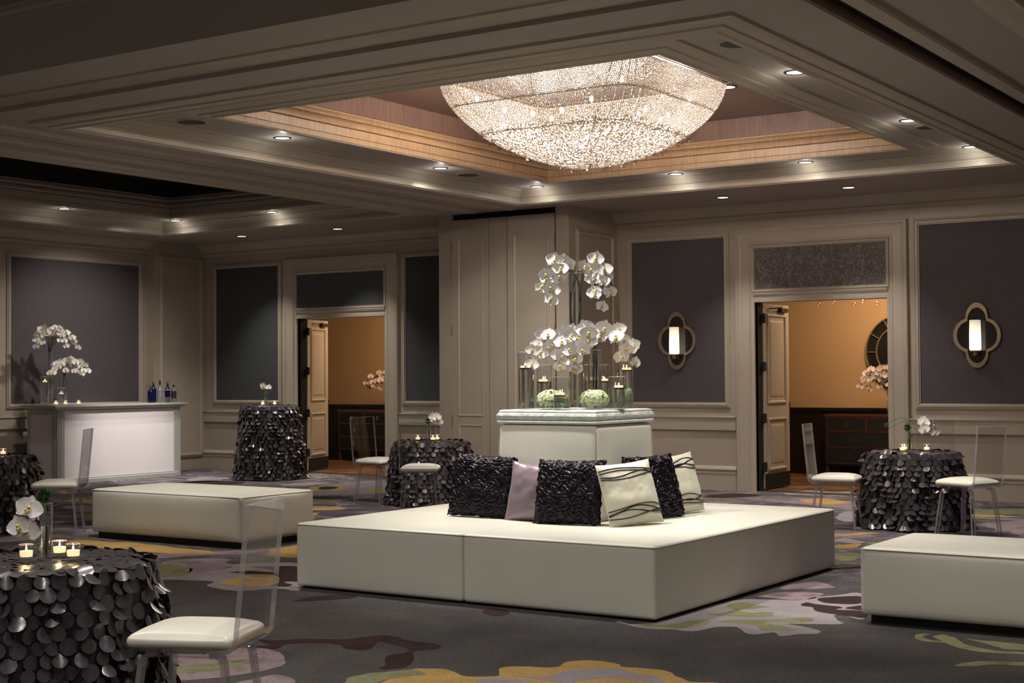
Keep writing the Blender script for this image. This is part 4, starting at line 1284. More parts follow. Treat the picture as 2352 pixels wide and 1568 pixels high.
p = cpt(-.185, .17, 0); hydrangea(p[0], p[1], ZC, 'pale green hydrangea head left of the tall slim vase', 5)
p = cpt(.118, .30, 0); hydrangea(p[0], p[1], ZC, 'pale green hydrangea head right of the tall slim vase, at the front', 6)
p = cpt(.33, -.28, 0); hydrangea(p[0], p[1], ZC, 'pale green hydrangea head at the back right of the cap', 8)


def arc(foot, pts):
    return [foot] + [cpt(a, b, z) for a, b, z in pts]


tv = cpt(.005, 0, ZC + .55)
spray('white orchid spray arching left from the tall slim vase, upper', arc(cpt(.02, .01, ZC + .5), [(.03, .01, 2.03), (.01, .02, 2.20), (-.075, .03, 2.28), (-.17, .05, 2.25), (-.235, .07, 2.14)]), 8, VC, 21, 1.25, .66)
spray('white orchid spray arching left from the tall slim vase, lower', arc(cpt(.0, .02, ZC + .5), [(.035, .02, 2.02), (.02, .03, 2.18), (-.07, .05, 2.25), (-.15, .09, 2.19), (-.21, .10, 2.06)]), 6, VC, 22, 1.25, .68)
spray('white orchid spray arching right from the tall slim vase, upper', arc(cpt(-.02, .01, ZC + .5), [(-.025, .01, 2.03), (.0, .0, 2.20), (.09, .02, 2.30), (.19, .03, 2.25), (.28, .04, 2.13)]), 8, VC, 23, 1.25, .65)
spray('white orchid spray arching right from the tall slim vase, lower', arc(cpt(.0, -.01, ZC + .5), [(-.03, 0, 2.02), (.0, .01, 2.17), (.06, .04, 2.25), (.14, .06, 2.15), (.185, .06, 2.0)]), 6, VC, 24, 1.15, .68)
spray('white orchid spray sweeping to the far left of the centrepiece', arc(cpt(.12, .08, ZC + .05), [(.125, .08, 1.66), (.02, .12, 1.76), (-.14, .10, 1.78), (-.28, .08, 1.69), (-.37, .07, 1.55)]), 14, VC, 25, 1.25, .45)
spray('white orchid spray in the middle of the centrepiece, curving left', arc(cpt(.14, .06, ZC + .05), [(.14, .08, 1.62), (.10, .16, 1.76), (.0, .20, 1.77), (-.08, .23, 1.68), (-.12, .25, 1.56)]), 12, VC, 26, 1.35, .42)
spray('white orchid spray hanging over the front of the centrepiece', arc(cpt(.13, .09, ZC + .05), [(.15, .10, 1.64), (.12, .20, 1.76), (.05, .26, 1.74), (.0, .28, 1.62), (-.02, .28, 1.52)]), 11, VC, 27, 1.35, .46)
spray('white orchid spray curving right over the right tall cylinder vase', arc(cpt(.15, .06, ZC + .05), [(.14, .05, 1.66), (.15, .06, 1.78), (.25, .07, 1.80), (.36, .06, 1.70), (.41, .05, 1.57)]), 14, VC, 28, 1.25, .45)

# ---- small arrangements on the tables
def pompon(x, y, z, r, label, seed):
    rr = random.Random(seed)
    t = thing('green_dianthus', label, 'flower', (x, y, z), 0, 'green fringed dianthus heads')
    m_ = MB()
    for k in range(520):
        d = Vector((rr.gauss(0, 1), rr.gauss(0, 1), rr.gauss(0, 1))).normalized(); d.z = d.z * .8
        s = d.cross(Vector((0, .2, 1))).normalized() * r * .045
        m_.add([tuple(d * r * .35 - s), tuple(d * r * .35 + s), tuple(d * r * rr.uniform(.85, 1.08) + s * rr.uniform(-3, 3))], [(0, 1, 2)])
    o = m_.build('fringe', 'moss', t); o['kind'] = 'stuff'


def table_set(c, z, k, where, seed, d_fl, blades=True, hv=.19, rv=.026, vase_off=(0, 0), vot=(), fl_size=1.0, nfl=3, fine=True, pom=True):
    """slim vase with one orchid stem, a green pompon, grass loops and votives; offsets are (right, towards viewer)"""
    def P(a, b, z_): return (c[0] + .832 * a + .555 * b, c[1] + .555 * a - .832 * b, z_)
    vx, vy, _ = P(*vase_off, 0)
    vase(vx, vy, z, rv, hv, 'slim glass bud vase ' + where, .6, 'bud_vase', 1.0, 'bud vases on the tables', 20)
    a0, b0 = vase_off
    spray('white orchid stem in the bud vase ' + where, [P(a0, b0, z + .02), P(a0 - .004, b0, z + hv)] + [P(a0 + a, b0 + b, z + hv + q) for a, b, q in d_fl], nfl, VC, seed, fl_size, .62 if nfl > 2 else .8, 'w', fine, 'stem_green', 1, 'orchid stems on the tables')
    if pom:
        q = P(a0 - .012, b0 - .01, 0); pompon(q[0], q[1], z + hv + .03, .042 * fl_size, 'round green dianthus head in the bud vase ' + where, seed + 1)
    if blades:
        for bi, (e1, e2) in enumerate((((-.10, .13), (-.24, .05)), ((-.08, .09), (-.20, .02)), ((.02, .14), (.045, .12)))):
            q0 = P(a0, b0, z + .03)
            t = thing('grass_blade', ('left-arching', 'lower left-arching', 'upright folded')[bi] + ' blade of bear grass in the bud vase ' + where, 'grass', q0, 0, 'bear grass in the bud vases')
            pts = [P(a0, b0, z + .03), P(a0, b0, z + hv), P(a0 + e1[0] * .6, b0, z + hv + e1[1]), P(a0 + e2[0], b0, z + hv + e2[1])]
            m_ = MB(); m_.tube([tuple(Vector(p_) - Vector(q0)) for p_ in catmull(pts, 6, False)], .0026, 5); m_.build('blade', 'stem_green', t)
    for a, b, lab in vot:
        q = P(a, b, 0); votive(q[0], q[1], z + .007, lab)


TZ = .727
table_set(TN, TZ, 1, 'on the nearest table', 31, [(-.025, .04, -.01), (-.05, .07, -.02), (-.065, .09, -.06), (-.06, .10, -.11)], False, .235, .026, (.015, .02),
          ((-.055, .06, 'lit votive left of the bud vase on the nearest table'), (.04, -.08, 'lit votive behind the bud vase on the nearest table'), (.135, .045, 'lit votive right of the bud vase on the nearest table')), 1.2, 3)
table_set(TL, TZ, 1, 'on the left edge table', 33, [(-.03, 0, .05), (-.08, 0, .06)], False, .19, .024, (-.12, -.02), ((.12, 0, 'lit votive on the table cut off by the left edge'),), 1.0, 2)
table_set(TB, 1.066 + .006, 1, 'on the tall bar-height table', 35, [(.0, .02, .04), (.02, .03, .08), (.03, .03, .10)], False, .20, .026, (-.05, .03),
          ((-.085, .1, 'lit votive left on the tall bar-height table'), (.09, .1, 'lit votive right on the tall bar-height table')), 1.05, 3, True, False)
table_set(TC, TZ + .005, 1, 'on the middle table', 37, [(.03, .02, .05), (.07, .04, .08), (.10, .05, .06), (.09, .06, .01)], True, .20, .026, (-.02, .05),
          ((-.15, .06, 'lit votive left of the bud vase on the middle table'), (.03, .14, 'lit votive in front of the bud vase on the middle table'), (.075, .05, 'lit votive right of the bud vase on the middle table')), 1.2, 4)
table_set(TR, TZ, 1, 'on the right-hand table', 39, [(.03, .02, .04), (.10, .04, .055), (.16, .05, .04), (.21, .05, .01)], True, .20, .026, (-.04, .03),
          ((-.125, .10, 'lit votive left on the right-hand table'), (-.07, -.03, 'lit votive just left of the bud vase on the right-hand table'), (.12, .06, 'lit votive right on the right-hand table')), 1.25, 4)

# ================================================================== BAR
bar = thing('bar_counter', 'portable bar with glossy white front panel and grey metal edges', 'bar', (-16.75, 14.78, 0))
BL = 2.32 / 2
m_ = MB(); m_.box(-.66, .085, -BL - .09, BL + .09, 1.085, 1.115); m_.build('counter_top', 'bar_top', bar)
m_ = MB(); m_.ring((-.64, .065, -BL - .07, BL + .07), [(0, 1.085), (.012, 1.06), (.03, 1.05), (.07, 1.045)]); m_.build('top_moulding', 'bar_metal', bar)
m_ = MB(); m_.box(-.6, -.006, -BL + .004, BL - .004, .02, 1.05); m_.build('carcass', 'bar_top', bar)
for y0 in (-BL, BL - .10):
    m_ = MB(); m_.box(-.03, .014, y0, y0 + .10, 0, 1.05); m_.box(.014, .022, y0 + .02, y0 + .035, 0, 1.05); m_.box(.014, .022, y0 + .06, y0 + .08, 0, 1.05); m_.build('corner_post', 'bar_metal', bar)
m_ = MB(); m_.frame(-BL + .10, BL - .10, .05, 1.05, [(0, 0), (0, .014), (.02, .018), (.03, .01), (.034, 0)], lambda u, v, h: (h, u, v)); m_.build('panel_moulding', 'bar_metal', bar)
m_ = MB(); m_.strip(-BL + .06, BL - .06, [(0, 0), (0, .026), (.05, .026), (.06, .018), (.075, .018), (.085, .0)], lambda u, z, h: (h, u, z)); m_.build('base_rail', 'bar_metal', bar)
m_ = MB(); m_.box(-.012, .004, -BL + .10, BL - .10, .06, 1.04); m_.build('front_panel', 'bar_panel', bar)
SM = lambda u, v, h: (u, -BL - h, v)
m_ = MB(); m_.box(-.6, -.03, -BL - .004, -BL + .02, .06, 1.04); m_.build('end_panel', 'bar_panel', bar)
m_ = MB(); m_.frame(-.62, -.02, .0, 1.05, [(0, 0), (0, .016), (.05, .02), (.07, .01), (.075, 0)], SM); m_.build('panel_moulding', 'bar_metal', bar)
ZBAR = 1.1155


def bottle(x, y, label, kind, r, h, parts):
    t = thing('liquor_bottle', label, 'bottle', (x, y, ZBAR), 0, 'liquor bottles on the bar')
    sh = h * parts[0]
    m_ = MB(); m_.lathe([(.001, 0), (r * .96, 0), (r, .006), (r, sh), (r * .9, sh + .016), (r * .45, sh + .042), (.0135, sh + .06), (.0125, h * .88), (.014, h * .9)], 18); m_.build('glass_body', kind, t, True)
    m_ = MB(); m_.lathe([(.0155, h * parts[1]), (.0155, h), (.001, h)], 14); m_.build('cap', parts[2], t, True)
    if parts[3]:
        lb, z0, z1 = parts[3]
        m_ = MB()
        for i in range(9):
            a0, a1 = -1.1 + 2.2 * i / 9 - .6, -1.1 + 2.2 * (i + 1) / 9 - .6
            q = r + .0012
            m_.add([(q * math.cos(a0), q * math.sin(a0), h * z0), (q * math.cos(a1), q * math.sin(a1), h * z0), (q * math.cos(a1), q * math.sin(a1), h * z1), (q * math.cos(a0), q * math.sin(a0), h * z1)], [(0, 1, 2, 3)])
        m_.build('label', lb, t)


bottle(-16.83, 15.43, 'wide dark blue bottle, front left of the bottles on the bar', 'bottle_blue', .048, .255, (.62, .8, 'cap_black', None))
bottle(-16.96, 15.60, 'dark blue bottle with a black neck behind the leftmost bottle', 'bottle_blue', .042, .31, (.60, .72, 'cap_black', None))
bottle(-16.88, 15.655, 'frosted clear bottle with violet cap and blue label on the bar', 'bottle_frost', .040, .345, (.52, .78, 'cap_violet', ('label_blue', .26, .42)))
bottle(-16.83, 15.765, 'dark blue bottle third from the left with a short white mark', 'bottle_blue', .041, .31, (.60, .74, 'cap_black', ('label_white', .595, .62)))
bottle(-16.83, 15.89, 'clear bottle with a dark label at the right end of the bar', 'bottle_clear', .042, .27, (.64, .86, 'cap_violet', ('label_dark', .22, .62)))
for y, lab in ((15.60, 'empty rocks glass in front of the frosted bottle'), (15.70, 'empty rocks glass in front of the short-marked blue bottle')):
    t = thing('rocks_glass', lab, 'glass', (-16.735, y, ZBAR), 0, 'rocks glasses on the bar')
    m_ = MB(); m_.lathe([(.001, 0), (.034, 0), (.036, .004), (.040, .08), (.0375, .08), (.033, .016), (.001, .014)], 18, caps=False); m_.build('glass', 'glass', t, True)

BF = lambda a, z, x=-17.2: (x, 14.0 + a, z)
vase(-17.22, 13.86, ZBAR, .062, .74, 'tall glass vase with orchids at the left end of the bar', .5, 'tall_vase', 1.0)
vase(-17.2, 14.10, ZBAR, .055, .38, 'shorter glass vase with orchids on the bar, right of the tall one', .5, 'tall_vase', 1.0)
vase(-16.98, 13.60, ZBAR, .060, .40, 'cylinder vase with a high floating candle at the bar end', .8)
vase(-16.95, 13.86, ZBAR, .062, .24, 'shorter cylinder vase with a floating candle on the bar', .62)
floating(-16.98, 13.60, ZBAR + .33, 'lit floating candle higher of the two on the bar', .4)
floating(-16.95, 13.86, ZBAR + .155, 'lit floating candle lower of the two on the bar', .4)
for y, lab in ((13.66, 'lit votive leftmost on the bar'), (13.83, 'lit votive second from left on the bar'), (14.06, 'lit votive third from left on the bar, right of the vases')):
    votive(-16.82, y, ZBAR, lab, .032, .06)
rb = random.Random(77)
for k in range(7):
    a = -.62 + 1.24 * k / 6
    dy = a * .62; dx = rb.uniform(-.16, .2)
    spray('white orchid spray in the tall bar vase, ' + ('leftmost', 'second from left', 'third from left', 'middle', 'third from right', 'second from right', 'rightmost')[k] + ' of the upper cluster',
          [(-17.22, 13.86, ZBAR + .50), (-17.21, 13.87 + a * .03, ZBAR + .78), (-17.2 + dx * .5, 13.90 + dy * .45, ZBAR + 1.06 - abs(a) * .05), (-17.2 + dx, 13.90 + dy * .85, ZBAR + 1.04 - abs(a) * .18), (-17.2 + dx * 1.1, 13.90 + dy * 1.1, ZBAR + .90 - abs(a) * .12)], 8, (.75, -.6, .1), 50 + k, 1.12, .46, 'w', False, 'stem', 1, 'orchid sprays on the bar')
for k in range(6):
    a = -.55 + 1.1 * k / 5
    dy = a * .60; dx = rb.uniform(-.12, .18)
    spray('white orchid spray in the shorter bar vase, ' + ('leftmost', 'second from left', 'third from left', 'third from right', 'second from right', 'rightmost')[k] + ' of the lower cluster',
          [(-17.2, 14.10, ZBAR + .24), (-17.19, 14.11 + a * .03, ZBAR + .42), (-17.18 + dx * .5, 14.16 + dy * .45, ZBAR + .62 - abs(a) * .04), (-17.18 + dx, 14.16 + dy * .85, ZBAR + .60 - abs(a) * .16), (-17.18 + dx * 1.1, 14.16 + dy * 1.1, ZBAR + .47 - abs(a) * .1)], 7, (.75, -.6, .1), 60 + k, 1.12, .46, 'w', False, 'stem', 1, 'orchid sprays on the bar')

# ================================================================== FOYER FURNITURE
def chest(x0, x1, label):
    t = thing('chest_of_drawers', label, 'chest', ((x0 + x1) / 2, 20.36, 0), 0, 'dark chests of drawers in the foyer')
    w_ = (x1 - x0) / 2; F = -.24
    m_ = MB(); m_.box(-w_, w_, F, .24, .17, .87); m_.build('carcass', 'ebony', t)
    m_ = MB(); m_.box(-w_ - .015, w_ + .015, F - .015, .25, .87, .9); m_.build('top', 'ebony_edge', t)
    rows_ = [(.67, .85), (.44, .65), (.21, .42)]
    for ri, (z0, z1) in enumerate(rows_):
        n = 3 if ri == 0 else 1
        for k in range(n):
            a = -w_ + .03 + k * (2 * w_ - .06) / n; b = -w_ + .03 + (k + 1) * (2 * w_ - .06) / n
            m_ = MB(); m_.box(a + .012, b - .012, F - .012, F + .01, z0, z1); dr = m_.build('drawer', 'ebony', t)
            m_ = MB(); m_.frame(a, b, z0 - .012, z1 + .012, [(0, .006), (0, .016), (.014, .016), (.014, .006)], lambda u, v, h: (u, F - h, v)); m_.build('edge_banding', 'ebony_edge', dr)
            for q in ((.5,) if n > 1 else (.2, .8)):
                c = a + (b - a) * q
                m_ = MB(); m_.frame(c - .018, c + .018, (z0 + z1) / 2 - .03, (z0 + z1) / 2 + .03, [(0, .012), (0, .018), (.005, .018), (.005, .012)], lambda u, v, h: (u, F - h, v)); m_.build('pull', 'chrome', dr)
    for sx in (-1, 1):
        for yy in (F + .03, .2):
            m_ = MB(); m_.box(sx * (w_ - .03) - .025, sx * (w_ - .03) + .025, yy - .025, yy + .025, 0, .17); m_.build('leg', 'ebony_edge', t)


chest(-8.02, -6.2, 'dark chest of drawers behind the right doorway')
chest(-17.15, -15.35, 'dark chest of drawers behind the left doorway')
mr = thing('round_mirror', 'round dark mirror with segmented border, cut by the right door casing', 'mirror', (-7.06, 20.69, 1.795))
m_ = MB()
for ro, ri, h in ((.545, .525, .04), (.385, .368, .035)):
    n = 56
    v = []
    for r_, hh in ((ro, 0), (ro, h), (ri, h), (ri, .01)):
        v += [(r_ * math.cos(6.2832 * i / n), -hh, r_ * math.sin(6.2832 * i / n)) for i in range(n)]
    m_.add(v, [(k * n + i, k * n + (i + 1) % n, (k + 1) * n + (i + 1) % n, (k + 1) * n + i) for k in range(3) for i in range(n)])
m_.build('rings', 'bronze', mr)
for k in range(12):
    a = 6.2832 * k / 12; c, s_ = math.cos(a), math.sin(a)
    m_ = MB(); m_.bar([(.375 * c, -.025, .375 * s_), (.525 * c, -.025, .525 * s_)], (-s_, 0, c), .011, .02); m_.build('spoke', 'bronze', mr)
m_ = MB(); n = 56; m_.add([(0, -.008, 0)] + [(.53 * math.cos(6.2832 * i / n), -.008, .53 * math.sin(6.2832 * i / n)) for i in range(n)], [(0, 1 + i, 1 + (i + 1) % n) for i in range(n)]); m_.build('glass', 'mirror_dark', mr)
for vx, z0, side, nm, n in ((-7.10, .9, 'right', 'right', 6), (-16.08, .9, 'left', 'left', 6)):
    vase(vx, 20.25, z0 + .001, .05, .24 if nm == 'left' else .2, 'glass vase on the foyer chest behind the %s doorway' % nm, .5, 'flower_vase', .8)
    rb = random.Random(5)
    for k in range(n):
        dx = -.42 + .7 * k / (n - 1); dz = rb.uniform(-.06, .06)
        spray('blush orchid spray behind the %s doorway, ' % nm + ('leftmost', 'second from left', 'third from left', 'third from right', 'second from right', 'rightmost')[k],
              [(vx, 20.25, z0 + .05), (vx + dx * .1, 20.25, z0 + .3), (vx + dx * .45, 20.22, z0 + .56 + dz), (vx + dx * .85, 20.2, z0 + .52 + dz), (vx + dx, 20.2, z0 + .36 + dz)], 8, (.5, -.85, .05), 80 + k + len(nm), 1.3, .42, 'b', False, 'stem', 1, 'orchid sprays in the foyer')
pend = thing('foyer_chandelier', 'row of hanging glass balls at the top of the right doorway', 'chandelier', (-7.3, 19.3, 2.42))
for k, x in enumerate((-.42, -.24, .02, .16, .34)):
    m_ = MB(); m_.lathe([(.001, -.028), (.02, -.02), (.028, 0), (.02, .02), (.001, .028)], 12, (x, rb.uniform(-.1, .1), .02 + .03 * (k % 2))); m_.tube([(x, 0, .05), (x, 0, .75)], .002, 4); m_.build('glass_ball', 'crystal_drop', pend, True)
for x in (-7.2, -15.0):
    light('foyer_fill', 'AREA', (x + .3, 19.3, 3.1), E_FOYER, (1.0, .72, .45), 1.2, target=(x - .5, 20.2, 0))  # unseen area light added to brighten the foyer

# ================================================================== CARPET MOTIFS (floor metres)
MOTIFS = [
 ('yarn_lilac', 0, [(-8.89, 8.07), (-8.97, 8.28), (-8.97, 8.47), (-8.88, 8.63), (-8.73, 8.75), (-8.59, 8.73), (-8.51, 8.59), (-8.38, 8.53), (-8.32, 8.60), (-8.16, 8.73), (-7.89, 8.79), (-6.98, 7.78), (-7.09, 7.72), (-7.17, 7.67), (-7.25, 7.50), (-7.39, 7.47), (-7.57, 7.50), (-7.68, 7.57), (-7.76, 7.72), (-7.86, 7.72), (-8.10, 7.65), (-8.31, 7.55)]),
 ('yarn_burgundy', 1, [(-8.13, 8.47), (-8.07, 8.53), (-7.78, 8.67), (-7.21, 8.03), (-7.13, 7.84), (-7.16, 7.80), (-7.28, 7.78), (-7.33, 7.93), (-7.52, 8.14), (-7.67, 8.21), (-7.83, 8.14), (-7.96, 8.16), (-8.05, 8.16), (-8.00, 8.27), (-7.85, 8.31), (-7.79, 8.37), (-7.93, 8.44), (-8.04, 8.46)]),
 ('yarn_gold', 2, [(-7.65, 7.66), (-7.72, 7.80), (-7.80, 8.00), (-7.83, 8.14), (-7.72, 8.21), (-7.58, 8.18), (-7.45, 8.07), (-7.34, 7.92), (-7.27, 7.78), (-7.33, 7.67), (-7.45, 7.65)]),
 ('yarn_lilac', 3, [(-7.29, 7.95), (-7.29, 8.01), (-7.19, 8.01), (-7.01, 7.81), (-7.11, 7.81), (-7.17, 7.90)]),
 ('yarn_olive', 1, [(-8.80, 8.06), (-8.81, 8.15), (-8.76, 8.28), (-8.53, 8.20), (-8.33, 8.05), (-8.20, 7.84), (-8.29, 7.70), (-8.42, 7.71)]),
 ('yarn_pink', 1, [(-8.86, 8.41), (-8.77, 8.52), (-8.63, 8.48), (-8.29, 8.43), (-8.21, 8.30), (-8.22, 8.12), (-8.26, 7.98), (-8.53, 8.20), (-8.69, 8.32)]),
 ('yarn_gold', 1, [(-8.80, 9.37), (-8.82, 9.55), (-8.76, 9.82), (-8.19, 9.17), (-8.39, 9.09), (-8.46, 9.08), (-8.63, 9.22)]),
 ('yarn_gold', 1, [(-10.88, 8.92), (-10.78, 9.11), (-10.55, 9.12), (-10.26, 9.17), (-9.90, 9.14), (-9.52, 9.10), (-9.16, 9.05), (-9.01, 9.00), (-9.17, 8.90), (-9.30, 8.79), (-9.46, 8.73), (-9.70, 8.66), (-9.89, 8.62), (-10.44, 8.82)]),
 ('yarn_pink', 0, [(-9.65, 8.62), (-9.41, 8.69), (-9.31, 8.89), (-9.12, 9.01), (-8.99, 9.30), (-8.80, 9.41), (-8.77, 9.07), (-8.90, 8.89), (-9.06, 8.76), (-9.12, 8.62), (-9.18, 8.48), (-9.32, 8.33)]),
 ('yarn_olive', 0, [(-10.63, 7.96), (-10.77, 8.25), (-10.83, 8.48), (-10.64, 8.55), (-10.41, 8.46), (-10.33, 8.22), (-10.25, 7.85), (-10.18, 7.62)]),
 ('yarn_burgundy', 0, [(-5.84, 6.15), (-5.73, 6.20), (-5.63, 6.31), (-5.43, 6.42), (-5.38, 6.55), (-5.32, 6.63), (-5.21, 6.63), (-5.12, 6.58), (-4.94, 6.58), (-4.83, 6.52), (-4.82, 6.44), (-4.87, 6.33), (-4.73, 6.15), (-4.65, 5.97), (-4.70, 5.88), (-4.75, 5.88), (-4.77, 5.95), (-4.88, 6.10), (-4.92, 6.21), (-4.89, 6.28), (-4.93, 6.37), (-5.12, 6.45), (-5.22, 6.47), (-5.17, 6.36), (-5.12, 6.27), (-5.16, 6.21), (-5.24, 6.21), (-5.34, 6.27), (-5.44, 6.27), (-5.54, 6.21), (-5.61, 6.12), (-5.56, 6.02), (-5.59, 5.98), (-5.72, 5.98), (-5.67, 6.06), (-5.77, 6.10)]),
 ('yarn_pink', 0, [(-6.03, 5.51), (-5.84, 5.64), (-5.76, 5.82), (-5.73, 5.92), (-5.64, 5.96), (-5.48, 5.93), (-5.34, 5.83), (-5.23, 5.70), (-5.20, 5.57), (-5.22, 5.40), (-5.27, 5.27), (-5.34, 5.16), (-5.49, 5.01)]),
 ('yarn_pink', 0, [(-4.99, 4.93), (-5.11, 5.22), (-5.10, 5.33), (-5.10, 5.43), (-5.07, 5.48), (-4.95, 5.45), (-4.79, 5.29), (-4.62, 5.06), (-4.73, 4.78)]),
 ('yarn_olive', 1, [(-5.67, 5.36), (-5.56, 5.49), (-5.51, 5.66), (-5.44, 5.67), (-5.38, 5.50), (-5.43, 5.34), (-5.56, 5.25)]),
 ('yarn_gold', 0, [(-4.26, 5.18), (-4.49, 5.56), (-4.56, 5.82), (-4.58, 5.95), (-4.52, 6.00), (-4.44, 6.03), (-4.34, 5.99), (-4.28, 5.95), (-4.21, 5.96), (-4.14, 6.00), (-4.13, 6.06), (-4.21, 6.17), (-4.21, 6.24), (-4.15, 6.30), (-4.04, 6.34), (-3.99, 6.39), (-4.02, 6.51), (-3.97, 6.59), (-3.88, 6.63), (-3.76, 6.61), (-3.71, 6.56), (-3.58, 6.59), (-3.47, 6.58), (-3.35, 6.48), (-3.24, 6.41), (-3.11, 6.46), (-2.93, 6.22), (-3.01, 5.57), (-3.55, 5.05)]),
 ('yarn_lilac', 1, [(-3.91, 5.50), (-4.13, 5.87), (-4.10, 5.99), (-3.96, 6.01), (-3.78, 5.92), (-3.61, 5.69)]),
 ('yarn_lilac', 1, [(-4.06, 6.08), (-3.90, 6.16), (-3.90, 6.31), (-3.75, 6.49), (-3.64, 6.48), (-3.53, 6.42), (-3.45, 6.44), (-3.31, 6.27), (-3.44, 6.30), (-3.63, 6.28), (-3.71, 6.17), (-3.74, 6.06), (-3.93, 6.08)]),
 ('yarn_olive', 1, [(-4.65, 5.49), (-4.72, 5.61), (-4.71, 5.72), (-4.64, 5.84), (-4.57, 5.94), (-4.48, 5.90), (-4.45, 5.85), (-4.51, 5.76), (-4.53, 5.65), (-4.48, 5.48), (-4.54, 5.38)]),
 ('yarn_lilac', 0, [(-4.41, 7.71), (-4.40, 7.76), (-4.31, 7.70), (-4.24, 7.76), (-4.20, 7.84), (-4.19, 8.11), (-4.20, 8.50), (-4.18, 8.83), (-4.11, 8.96), (-3.96, 9.03), (-3.81, 9.10), (-3.78, 9.25), (-3.69, 9.42), (-3.56, 9.57), (-3.20, 8.62), (-3.34, 8.67), (-3.40, 8.65), (-3.30, 8.46), (-3.24, 8.38), (-3.30, 8.31), (-3.40, 8.26), (-3.51, 8.20), (-3.38, 8.15), (-3.29, 8.10), (-3.25, 8.04), (-3.25, 7.96), (-3.33, 7.89), (-3.37, 7.80), (-3.40, 7.81), (-3.46, 7.88), (-3.49, 7.84), (-3.54, 7.76), (-3.60, 7.79), (-3.68, 7.89), (-3.73, 7.94), (-3.80, 7.91), (-3.84, 7.83), (-3.86, 7.70), (-3.93, 7.66), (-4.00, 7.68), (-4.08, 7.63), (-4.23, 7.63), (-4.31, 7.68)]),
 ('yarn_olive', 1, [(-4.29, 7.68), (-4.18, 7.66), (-4.04, 7.66), (-3.97, 7.74), (-3.92, 7.87), (-3.93, 8.02), (-3.99, 8.06), (-4.06, 7.97), (-4.10, 7.82), (-4.17, 7.74)]),
 ('yarn_olive', 1, [(-3.89, 8.07), (-3.82, 8.19), (-3.72, 8.26), (-3.63, 8.34), (-3.51, 8.47), (-3.43, 8.41), (-3.45, 8.30), (-3.56, 8.25), (-3.66, 8.19), (-3.53, 8.11), (-3.39, 8.04), (-3.46, 7.96), (-3.56, 7.93), (-3.65, 8.04), (-3.76, 8.06)]),
 ('yarn_olive', 1, [(-4.10, 8.30), (-4.00, 8.27), (-3.82, 8.32), (-3.72, 8.44), (-3.77, 8.53), (-3.88, 8.46), (-3.97, 8.52), (-3.91, 8.64), (-3.86, 8.73), (-3.96, 8.75), (-4.06, 8.82), (-4.12, 8.78), (-4.11, 8.62), (-4.02, 8.53), (-4.02, 8.37)]),
 ('yarn_burgundy', 1, [(-3.71, 8.88), (-3.73, 9.02), (-3.64, 8.99), (-3.52, 8.98), (-3.47, 8.93), (-3.46, 8.85), (-3.29, 8.86), (-3.21, 8.65), (-3.34, 8.67), (-3.50, 8.71), (-3.57, 8.75), (-3.62, 8.84)]),
 ('yarn_burgundy', 1, [(-3.72, 9.18), (-3.71, 9.27), (-3.53, 9.47), (-3.42, 9.19), (-3.56, 9.08), (-3.65, 9.09)]),
 ('yarn_burgundy', 1, [(-3.45, 8.94), (-3.39, 9.10), (-3.32, 8.90), (-3.42, 8.90)]),
 ('yarn_pink', 0, [(-4.11, 9.12), (-4.08, 9.30), (-3.98, 9.43), (-3.83, 9.45), (-3.77, 9.37), (-3.76, 9.22), (-3.81, 9.10), (-3.92, 9.08), (-4.05, 9.09)]),
 ('yarn_pink', 0, [(-4.13, 9.51), (-4.12, 9.86), (-4.02, 9.93), (-3.83, 9.76), (-3.86, 9.70), (-3.95, 9.59)]),
 ('yarn_olive', 0, [(-2.74, 8.17), (-2.75, 8.28), (-2.70, 8.29), (-2.69, 8.19), (-2.64, 8.12), (-2.57, 8.12), (-2.60, 8.16), (-2.65, 8.25), (-2.62, 8.31), (-2.53, 8.25), (-2.44, 8.10), (-2.33, 8.02), (-2.21, 7.98), (-2.10, 8.02), (-1.96, 8.07), (-1.94, 8.00), (-2.19, 7.92), (-2.32, 7.91), (-2.44, 7.97), (-2.54, 8.07), (-2.63, 8.06), (-2.70, 8.10)]),
 ('yarn_olive', 0, [(-2.48, 8.27), (-2.40, 8.25), (-2.16, 8.25), (-2.01, 8.28), (-1.98, 8.16), (-2.18, 8.05), (-2.26, 8.08), (-2.35, 8.16)]),
 ('yarn_olive', 0, [(-2.30, 7.47), (-2.28, 7.57), (-2.21, 7.67), (-2.03, 7.74), (-1.89, 7.78), (-1.88, 7.71), (-2.12, 7.60), (-2.21, 7.51), (-2.28, 7.46)]),
 ('yarn_gold', 0, [(-14.56, 11.99), (-14.66, 12.22), (-14.27, 12.22), (-13.77, 11.80), (-14.08, 11.83), (-14.37, 11.88)]),
 ('yarn_olive', 0, [(-12.90, 10.61), (-12.94, 10.82), (-12.67, 10.86), (-12.32, 10.55), (-12.54, 10.54)]),
 ('yarn_burgundy', 0, [(-12.26, 10.00), (-12.23, 10.22), (-12.09, 10.36), (-11.84, 10.14), (-11.88, 9.87)]),
 ('yarn_gold', 0, [(-15.68, 12.75), (-15.74, 13.05), (-15.37, 12.84), (-15.34, 12.61)]),
 ('yarn_lilac', 0, [(-13.78, 11.26), (-13.88, 11.53), (-13.44, 11.52), (-12.92, 11.07), (-13.28, 11.10)]),
 ('yarn_lilac', 0, [(-11.58, 8.72), (-11.72, 9.07), (-11.62, 9.40), (-11.56, 9.72), (-11.56, 9.91), (-11.17, 9.57), (-11.32, 9.31), (-11.27, 8.82), (-11.33, 8.54)]),
 ('yarn_lilac', 0, [(-12.95, 14.51), (-13.33, 15.16), (-13.42, 15.76), (-13.37, 16.37), (-12.98, 16.38), (-11.98, 15.21), (-11.77, 14.68), (-12.03, 14.30), (-12.33, 13.98), (-12.61, 14.13)]),
